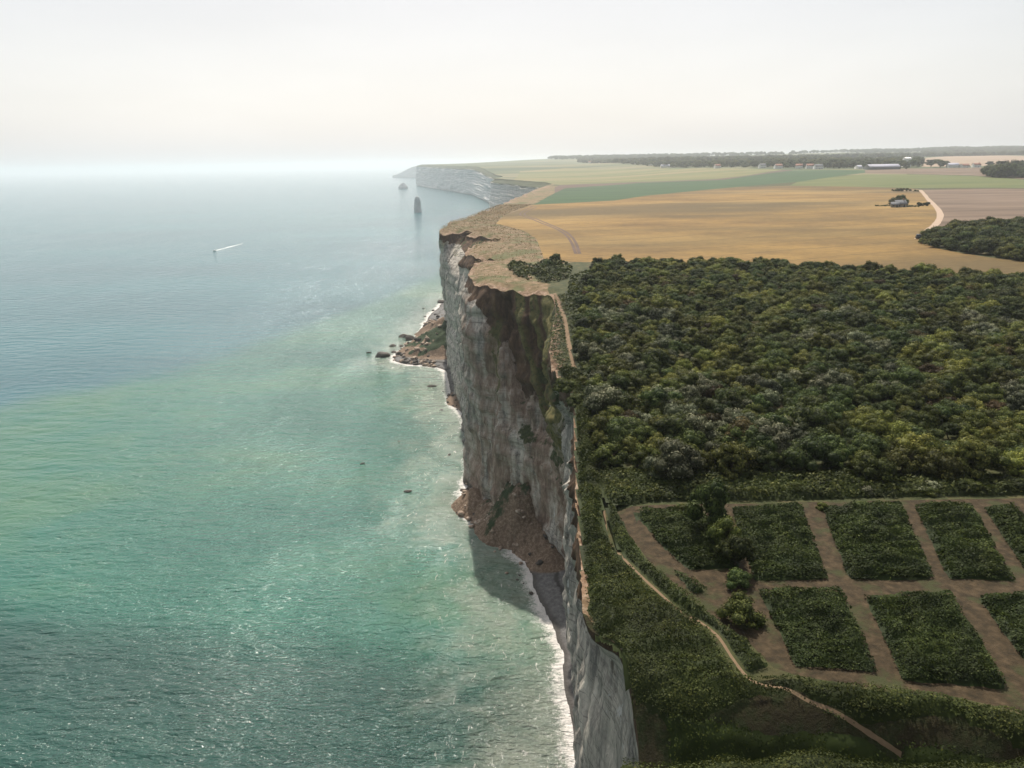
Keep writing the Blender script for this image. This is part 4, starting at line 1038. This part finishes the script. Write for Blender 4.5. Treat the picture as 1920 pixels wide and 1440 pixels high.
# ------------------------------------------------------------------ bracken and brambles: near ground cover
def cover_h(X, Y):
    r = 1 - np.abs(fbm(X / 3.2, Y / 1.3, 3, 3)) * 2.0
    return 0.18 + 0.52 * np.clip(r, 0, 1) ** 1.5 + 0.30 * np.clip(fbm(X / 6.0, Y / 4.0, 8, 3) + .35, 0, 1)
LANDP = np.vstack([LIP, [(14000, 12500), (14000, -120)]])
def cover_mesh(name, poly, dens, size, mat, label, cat, kind=None, excl=(), hscale=1.0, seed=1, edge_soft=0.6, base=True, group=None, step=0.4, gap=None, rag=0.5):
    rng = np.random.default_rng(seed); P = np.array(poly)
    lo, hi = P.min(0), P.max(0); n = int((hi[0] - lo[0]) * (hi[1] - lo[1]) * dens)
    x = rng.uniform(lo[0], hi[0], n); y = rng.uniform(lo[1], hi[1], n)
    k = pip(x, y, P) & pip(x, y, LANDP)
    for e in excl: k &= ~pip(x, y, e)
    x, y = x[k], y[k]
    ring = np.vstack([P, P[:1]])
    ed = dist_poly(x, y, ring)
    for e in excl:
        e = np.array(e); ed = np.minimum(ed, dist_poly(x, y, np.vstack([e, e[:1]])))
    # ragged edges
    k = ed + 0.2 * rng.normal(size=len(x)) + rag * fbm(x / .9, y / .9, 4, 3) > 0.08
    k &= fbm(x / 2.0, y / 1.6, 24, 3) < (gap if gap is not None else 0.6)
    x, y, ed = x[k], y[k], ed[k]
    h = cover_h(x, y) * hscale * (0.35 + 0.65 * ss(0, edge_soft, ed))
    z = zp(x, y) + h * rng.uniform(0.55, 1.08, len(x))
    e_ = 0.12
    gx = (cover_h(x + e_, y) - cover_h(x - e_, y)) / (2 * e_) * hscale + (zp(x + e_, y) - zp(x - e_, y)) / (2 * e_)
    gy = (cover_h(x, y + e_) - cover_h(x, y - e_)) / (2 * e_) * hscale + (zp(x, y + e_) - zp(x, y - e_)) / (2 * e_)
    NS_ = np.column_stack([-gx, -gy, np.ones(len(x))]); NS_ /= np.linalg.norm(NS_, axis=1)[:, None]
    off_ = NS_ * (0.06 + 0.30 * (1 - NS_[:, 2:3]))
    N = np.column_stack([-gx, -gy, np.ones(len(x))]) + rng.normal(size=(len(x), 3)) * 0.3
    N /= np.linalg.norm(N, axis=1)[:, None]
    D = np.sqrt(x ** 2 + y ** 2 + 37 ** 2)
    V, F = quads(np.column_stack([x, y, z]) + off_, N, size * (D / 60.0) ** 0.8 * rng.uniform(.6, 1.4, len(x)), rng)
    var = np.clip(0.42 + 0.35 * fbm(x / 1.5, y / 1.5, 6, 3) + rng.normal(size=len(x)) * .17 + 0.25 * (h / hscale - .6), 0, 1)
    FF = [F]; VV = [V]; va = [np.repeat(var, 4)]
    if base:   # leafy mound under the loose leaves
        gx_, gy_ = np.arange(lo[0], hi[0] + step, step), np.arange(lo[1], hi[1] + step, step)
        X, Y = np.meshgrid(gx_, gy_, indexing='ij'); xr, yr = X.ravel(), Y.ravel()
        k = pip(xr, yr, P) & pip(xr, yr, LANDP)
        for e in excl: k &= ~pip(xr, yr, e)
        edg = np.full(len(xr), 0.0); kk = np.where(k)[0]
        q = dist_poly(xr[kk], yr[kk], ring)
        for e in excl:
            e = np.array(e); q = np.minimum(q, dist_poly(xr[kk], yr[kk], np.vstack([e, e[:1]])))
        edg[kk] = q
        Zb = zp(xr, yr) + cover_h(xr, yr) * hscale * 0.72 * ss(0, edge_soft, edg) - 0.06
        f = grid_faces(len(gx_), len(gy_)); f = f[k[f].any(1)]
        u, inv = np.unique(f, return_inverse=True)
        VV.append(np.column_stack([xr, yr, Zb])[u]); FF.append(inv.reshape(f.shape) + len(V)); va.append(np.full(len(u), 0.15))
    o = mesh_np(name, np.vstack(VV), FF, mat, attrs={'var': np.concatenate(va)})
    tag(o, label, cat, group, kind); return o
mat_bracken = leaf_mat('bracken', (0.0209, 0.0321, 0.0087), (0.0516, 0.0677, 0.0145), (0.1259, 0.1388, 0.0290), 0.25, False, 0.12)
mat_bramble = leaf_mat('bramble', (0.0215, 0.0316, 0.0086), (0.0546, 0.0661, 0.0158), (0.1437, 0.1437, 0.0345), 0.25, False, 0.15)
mat_crop = leaf_mat('plot_crop', (0.0161, 0.0271, 0.0073), (0.0420, 0.0576, 0.0130), (0.1032, 0.1219, 0.0262), 0.25, False, 0.3)
PLAB = {'W': 'overgrown green plot at the far left, beside the tall dark tree', 'E': 'green plot right of the tall dark tree in the upper row',
        '1': 'second full green plot of the upper row, with a dark bush on its far edge', '2': 'third full green plot of the upper row, narrower, no bush',
        '3': 'green plot cut by the right edge in the upper row', 'S': 'lower row green plot beside the big round bush',
        '4': 'largest green plot, in the middle of the lower row', '5': 'lower row green plot cut by the right edge',
        'T': 'small green strip left over beside the curving dirt track'}
for i, (key, _) in enumerate(PLOTS):
    cover_mesh('crop_plot', PLOTW[i], 170, 0.085, mat_crop, PLAB[key], 'plot', None, (), 1.4, 20 + i, 0.9, rag=1.1, gap=0.52, group='green plots divided by dirt tracks')
lipw = [tuple(p) for p in LIP[(LIP[:, 1] > 28) & (LIP[:, 1] < 128)] + np.array([0.35, 0])]
near_poly = lipw + [(18, 128), at(1112, 760, 80), at(1118, 800, 80), at(1130, 880, 80), at(1160, 897, 80)] + H([(1400, 893), (1700, 905), (1920, 912), (2300, 912), (2500, 1200)]) + [(75, 43), (75, 40)] 
fp_excl = _r['footpath2']
# strip between the wood and the plots
cover_mesh('undergrowth', H([(1140, 938), (1118, 880), (1114, 800), (1170, 885), (1400, 880), (1700, 888), (1920, 893), (2300, 893), (2300, 926), (1920, 929), (1700, 933), (1540, 936), (1250, 941), (1160, 945)]), 48, 0.125,
           mat_bramble, 'rough green undergrowth strip between the wood and the plots', 'undergrowth', 'stuff', (), 1.5, 41, 0.7, step=0.6)
# seaward side: cliff edge to footpath
seaw = lipw
seaw_poly = [p for p in lipw if p[1] > 52] + [tuple(at(1092, 700, 80)), tuple(at(1112, 800, 80)), tuple(at(1120, 880, 80)), tuple(at(1128, 930, 80))] + [tuple(p + np.array([-0.45, 0])) for p in FOOT2 if p[1] > 45.2] + [(x, y - 0.5) for x, y in list(zip(_lx, _ly))[::-1] if 6.4 < x < 17]
cover_mesh('undergrowth', seaw_poly, 120, 0.085, mat_bramble, 'bracken and brambles between the footpath and the near cliff edge', 'undergrowth', 'stuff', (), 1.9, 42, 1.4)
# hedge strip between footpath and dirt track
hs_ = [tuple(p + np.array([0.42, 0.1])) for p in FOOT2 if p[1] > 46.5] + H([(1400, 1262), (1440, 1250), (1405, 1212), (1335, 1160), (1272, 1108), (1214, 1056), (1176, 1004), (1152, 955), (1142, 938)])
cover_mesh('undergrowth', hs_, 130, 0.08, mat_bracken, 'low brambly bank between the footpath and the dirt track', 'undergrowth', 'stuff', (), 1.3, 43, 0.45)
for q in range(34):
    x = random.uniform(1098, 1330); y = random.uniform(900, 1265)
    if x < 1122 or y > 1200: continue
    if x > 1108 + max(0, (y - 930)) * 0.62: continue
    bush(x, y, random.uniform(18, 46), random.choice(['dark', 'olive', 'olive']), random.randrange(3), 'low rounded bush in the bracken between footpath and cliff edge', 'bush', 'low bushes in the seaward bracken', hs=random.uniform(.5, .8))
for q in range(16):
    x = random.uniform(1150, 1900); y = random.uniform(890, 925)
    bush(x, y, random.uniform(24, 50), random.choice(['dark', 'olive', 'grey']), random.randrange(3), 'low bush in the rough strip before the wood', 'bush', 'bushes of the rough strip', hs=random.uniform(.5, .8))
vt = [(x, y + 0.35) for x, y in zip(_lx, _ly)]
# valley side
vs = [(x, y + 0.6) for x, y in zip(_lx, _ly) if x > 6.5] + [(x, y - 1.6 - 0.9 * math.sin(x * .6) - 3.0 * math.exp(-((x - 8.5) / 3.5) ** 2)) for x, y in list(zip(_lx, _ly))[::-1] if x > 6.5]
cover_mesh('undergrowth', vs, 130, 0.082, mat_bramble, 'green bushy growth spilling over the brink of the dark little valley', 'undergrowth', 'stuff', (fp_excl,), 1.2, 44, 0.8)
vs2 = [(x, y - 2.6) for x, y in zip(_lx, _ly) if x > 8.5] + [(x, 34) for x in _lx[::-1] if x > 8.5]
cover_mesh('undergrowth', vs2, 60, 0.085, mat_bracken, 'sparse dark plants on the steep side of the valley', 'undergrowth', 'stuff', (fp_excl,), 0.8, 45, 0.8, base=True, gap=0.3, step=0.3)
vs3 = H([(1450, 1268), (1640, 1304), (1790, 1318), (1920, 1346), (2100, 1400)])
cover_mesh('undergrowth', [(3.6, 31.5)] + [(x, 33.0) for x in np.arange(6, 44, 3)] + [(44, 20), (1.5, 20)], 120, 0.08, mat_bramble, 'sunlit grassy bramble ridge along the bottom of the view', 'undergrowth', 'stuff', (), 0.7, 46, 0.5)

# low scrub between footpath and wood
scr_poly = H([(1088, 700), (1080, 660), (1072, 600), (1062, 560), (1070, 520), (1100, 508), (1112, 520), (1092, 600), (1096, 690), (1112, 770), (1100, 780)])
scrub = H([(948, 500), (962, 490), (1000, 499), (1020, 489), (1060, 492), (1075, 503), (1068, 520), (1040, 532), (1000, 528), (965, 518)])
cover_mesh('undergrowth', scrub, 5, 0.17, mat_bramble, 'grey green cliff top scrub around the low bushes', 'undergrowth', 'stuff', (), 1.5, 48, 1.5, base=False, gap=0.0)
mat_dry = leaf_mat('dry_grass', (0.13, 0.10, 0.045), (0.22, 0.16, 0.08), (0.36, 0.27, 0.16), 0.25, False, 0.1)
cover_mesh('grass', [p for p in verge_poly if p[1] < 900], 1.1, 0.075, mat_dry, 'dry tufted grass of the cliff top', 'grass', 'stuff', (), 0.5, 49, 1.0, base=False, gap=0.15)
cover_mesh('grass', [(8.5, 127), (7.5, 146), (9, 172), (12, 206), (24, 208), (20, 180), (17, 150), (15, 127)], 12, 0.11, mat_bramble, 'greenish grass between the upper footpath and the brink', 'grass', 'stuff', (_r['footpath'],), 0.5, 50, 1.0, base=False, gap=0.3)
cover_mesh('undergrowth', scr_poly, 3.5, 0.22, mat_bramble, 'low scrub between the upper footpath and the wood', 'undergrowth', 'stuff', (), 1.2, 47, 1.5, base=True, step=1.0)

# ------------------------------------------------------------------ farm, hedges, van
mat_roof = flat('slate_roof', (0.13, 0.135, 0.145), 0.8, 0.15)
mat_wall = flat('rendered_wall', (0.78, 0.76, 0.72), 0.9, 0.05)
mat_barnroof = flat('barn_roof', (0.36, 0.36, 0.42), 0.7, 0.06)
mat_redroof = flat('tile_roof', (0.22, 0.11, 0.08), 0.8, 0.15)
def house(x, y, w, d, h, rh, rz, roof, label, group=None, name='house', wall=None, chimney=True, windows=True, cat='house'):
    X, Y = hit(x, y)
    r = bpy.data.objects.new(name, None); COL.objects.link(r); r.location = (X, Y, float(zp(X, Y)) - 0.3); r.rotation_euler.z = rz
    tag(r, label, cat, group)
    V = [(-w / 2, -d / 2, 0), (w / 2, -d / 2, 0), (w / 2, d / 2, 0), (-w / 2, d / 2, 0), (-w / 2, -d / 2, h), (w / 2, -d / 2, h), (w / 2, d / 2, h), (-w / 2, d / 2, h), (-w / 2, 0, h + rh - .25), (w / 2, 0, h + rh - .25)]
    mesh_np('wall', V, [np.array([(0, 1, 5, 4), (2, 3, 7, 6)]), np.array([(1, 2, 6), (1, 6, 5), (5, 6, 9), (3, 0, 4), (3, 4, 7), (4, 8, 7)])], wall or mat_wall, r)
    e = 0.45; k = rh / (d / 2) * e
    V = []
    for s in (-1, 1):
        V += [(-w / 2 - e, s * (d / 2 + e), h - k), (w / 2 + e, s * (d / 2 + e), h - k), (w / 2 + e, 0, h + rh), (-w / 2 - e, 0, h + rh)]
    Vt = V + [(a, b, c + .22) for a, b, c in V]
    F = []
    for b in (0, 4): F += [(b, b + 1, b + 2, b + 3), (b + 8, b + 11, b + 10, b + 9), (b, b + 8, b + 9, b + 1), (b + 1, b + 9, b + 10, b + 2), (b + 3, b + 2, b + 10, b + 11), (b, b + 3, b + 11, b + 8)]
    ro = mesh_np('roof', Vt, np.array(F), roof, r)
    if chimney: boxes('chimney', [(w * .36, 0, h + rh + .4, .8, .8, 1.6, 1)], mat_redroof, ro)
    if windows:
        nwin = max(2, int(w / 3.5))
        for i in range(nwin):
            xx = -w / 2 + w * (i + .5) / nwin
            if i == nwin // 2: boxes('door', [(xx, -d / 2 - .03, 1.15, 1.1, .1, 2.2, 1)], mat_glass, r)
            else: boxes('window', [(xx, -d / 2 - .03, 1.7, 1.1, .1, 1.2, 1)], mat_glass, r)
    return r
mat_stone = flat('old_stone_wall', (0.20, 0.185, 0.16), 0.9, 0.2)
house(1686, 388, 8, 6, 2.8, 2.4, 0.1, mat_roof, 'small grey roofed farmhouse under the trees on the golden field', wall=mat_stone)
house(1677, 388.5, 5, 5, 2.4, 1.6, -0.3, mat_roof, 'low grey shed left of the farmhouse on the golden field', name='shed', chimney=False, cat='shed', wall=mat_stone)
for (x, y, w, k_, v, l) in [(1687, 386, 22, 'dark', 0, 'large round dark tree rising behind the farmhouse'), (1676, 386, 16, 'olive', 1, 'smaller tree left of the large tree at the farmhouse'), (1695, 388, 14, 'dark', 2, 'dark tree at the right end of the farmhouse')]:
    X, Y = hit(x, y - 1.5); D = math.hypot(X, Y); s = w * D / FPX / 4
    plant('tree', X, Y, s, 1.0, k_, v, l, 'tree', sz=s * .9)
def hedge(x0, x1, y, hm, lab, seed, dep=4, y2=None):
    a, b = np.array(hit(x0, y)), np.array(hit(x1, y2 or y)); n = max(3, int(np.hypot(*(b - a)) / (hm * .8)))
    C, F, va = [], [], []; off = 0
    for i in range(n):
        p = a + (b - a) * (i + .5) / n
        V, f, var = crown_data(seed + i, 500, hm * .75, hm, .35 * hm / 2.6, 6)
        V = V + np.array([p[0], p[1], float(zp(*p)) - .2 * hm]) ; C.append(V); F += [q + off for q in f]; va.append(var); off += len(V)
    q4 = [q for q in F if q.shape[1] == 4]; q3 = [q for q in F if q.shape[1] == 3]
    o = mesh_np('hedge', np.vstack(C), [np.vstack(q4), np.vstack(q3)], LM['dark'], attrs={'var': np.concatenate(va)})
    tag(o, lab, 'hedge')
hedge(1720, 1742, 386, 3.6, 'dark clipped hedge between the farmhouse and the pale road', 300)
hedge(1673, 1706, 358.5, 4.2, 'straight dark hedge at the far end of the golden field', 330)
hedge(1714, 1722, 359, 2.2, 'tiny hedge where the pale road turns', 360)
hedge(1640, 1672, 386.5, 1.4, 'thin low hedge running left from the farmhouse', 380)
hedge(1699, 1722, 388, 1.6, 'low hedge running right from the farmhouse to the clipped hedge', 420)
def van():
    X, Y = hit(1721, 447); r = bpy.data.objects.new('parked_van', None); COL.objects.link(r)
    r.location = (X, Y, float(zp(X, Y))); r.rotation_euler.z = 1.15
    tag(r, 'small dark van parked where the pale road meets the golden field', 'van')
    vp = flat('van_paint', (0.03, 0.035, 0.045), 0.35, 0.05)
    b = boxes('body', [(0, 0, .85, 4.6, 1.8, .9, .97), (-.6, 0, 1.6, 3.2, 1.7, .8, .88)], vp, r)
    boxes('windscreen', [(1.02, 0, 1.62, .12, 1.45, .55, .9)], mat_glass, r)
    for sx in (-1.45, 1.45):
        for sy in (-.85, .85):
            a = np.linspace(0, 2 * math.pi, 17)[:-1]
            V = [(sx + .36 * math.cos(t), sy + o_, .36 + .36 * math.sin(t)) for o_ in (-.12, .12) for t in a]
            mesh_np('wheel', V, [np.array([(i, (i + 1) % 16, 16 + (i + 1) % 16, 16 + i) for i in range(16)]), np.array([(0, i + 1, i) for i in range(1, 15)] + [(16, 16 + i, 17 + i) for i in range(1, 15)])], mat_glass, r)
    for sy in (-.6, .6): boxes('headlight', [(2.3, sy, .85, .08, .3, .2, 1)], mat_white, r)
van()
bush(1732, 446, 20, 'dark', 1, 'small dark bush beside the parked van', hs=.9)
# village
VIL = [(1106, 311, 'first'), (1126, 311, ''), (1192, 312, ''), (1220, 312.5, ''), (1345, 314.5, ''), (1373, 313, ''), (1429, 314, ''), (1459, 315, ''), (1498, 315, ''), (1518, 315, ''), (1534, 316, '')]
VL = ['tiny white house at the seaward end of the village', 'tiny white house, second from the seaward end of the village', 'white cottage in the left half of the tree belt', 'white cottage just left of the long white building',
      'white cottage standing before the middle of the tree belt', 'small white house half hidden in the middle of the tree belt', 'white house between the two dark clumps of the tree belt',
      'white cottage in front of the tree belt, left of the pair', 'left house of the close pair before the tree belt', 'right house of the close pair before the tree belt', 'small white house nearest the grey roofed barns']
for i, ((x, y, _), l) in enumerate(zip(VIL, VL)):
    X, Y = hit(x, y); house(x, y + 0.9, random.uniform(14, 19), 10, 6, 4, random.uniform(-.5, .5), random.choice([mat_roof, mat_redroof]), l, 'white houses of the village')
house(1252, 314, 42, 10, 5, 3, 0.05, mat_barnroof, 'long low white building in the village tree belt', 'buildings of the village', 'village_hall', chimney=False, cat='building')
house(1654, 317.5, 62, 22, 5, 5, 0.06, mat_barnroof, 'long barn with pale violet roof before the right part of the tree belt', None, 'barn', wall=mat_roof, chimney=False, cat='barn')
house(1616, 316.5, 24, 16, 4, 3.5, 0.1, mat_barnroof, 'shorter grey barn left of the long violet roofed barn', None, 'barn', chimney=False, cat='barn')
house(1699, 313, 13, 13, 17, 3, 0.0, mat_wall, 'tall bright white building rising above the trees right of the barns', None, 'silo_building', chimney=False, cat='building')
house(1786, 314, 20, 12, 5, 4, -0.1, mat_barnroof, 'white farm building on the pale fields at far right', None, 'farm_building', chimney=False, cat='building')
house(1808, 314, 16, 10, 4, 3.5, 0.2, mat_redroof, 'red roofed farm building right of the white one at far right', None, 'farm_building', chimney=False, cat='building')
house(1830, 313.5, 14, 9, 5, 3.5, 0.1, mat_redroof, 'small red roofed house near the dark copse at far right', None, 'house')
for j, (x, y, w) in enumerate([(1745, 313, 18), (1762, 314, 20), (1773, 312.5, 13), (1855, 312, 12), (1700, 317, 8)]):
    X, Y = hit(x, y); s = w * math.hypot(X, Y) / FPX / 4.2
    plant('tree', X, Y, s, j, 'dark', j % 3, ['dark tree left of the farm buildings at far right', 'wide dark tree touching the white farm building', 'small tree beside the white farm building', 'lone tree behind the dark copse at far right',
                                            'small tree at the right end of the violet roofed barn'][j], 'tree', sz=s * .8)

# ------------------------------------------------------------------ haze
def haze():
    x0, x1, y0, y1, z0, z1 = -90500., 90500., -3200., 90500., -36., 215.
    V = [(x, y, z) for z in (z0, z1) for x, y in ((x0, y0), (x1, y0), (x1, y1), (x0, y1))]
    F = np.array([(0, 3, 2, 1), (4, 5, 6, 7), (0, 1, 5, 4), (1, 2, 6, 5), (2, 3, 7, 6), (3, 0, 4, 7)])
    m = bpy.data.materials.new('haze_air'); m.use_nodes = True; n = m.node_tree.nodes; n.clear()
    v = n.new('ShaderNodeVolumePrincipled'); o = n.new('ShaderNodeOutputMaterial')
    v.inputs['Color'].default_value = (0.90, 0.96, 1.0, 1); v.inputs['Density'].default_value = 1.15e-4; v.inputs['Anisotropy'].default_value = 0.5
    m.node_tree.links.new(v.outputs[0], o.inputs['Volume'])
    tag(mesh_np('haze', V, F, m), 'pale blue sea haze over the whole coast', 'haze', kind='stuff')
haze()
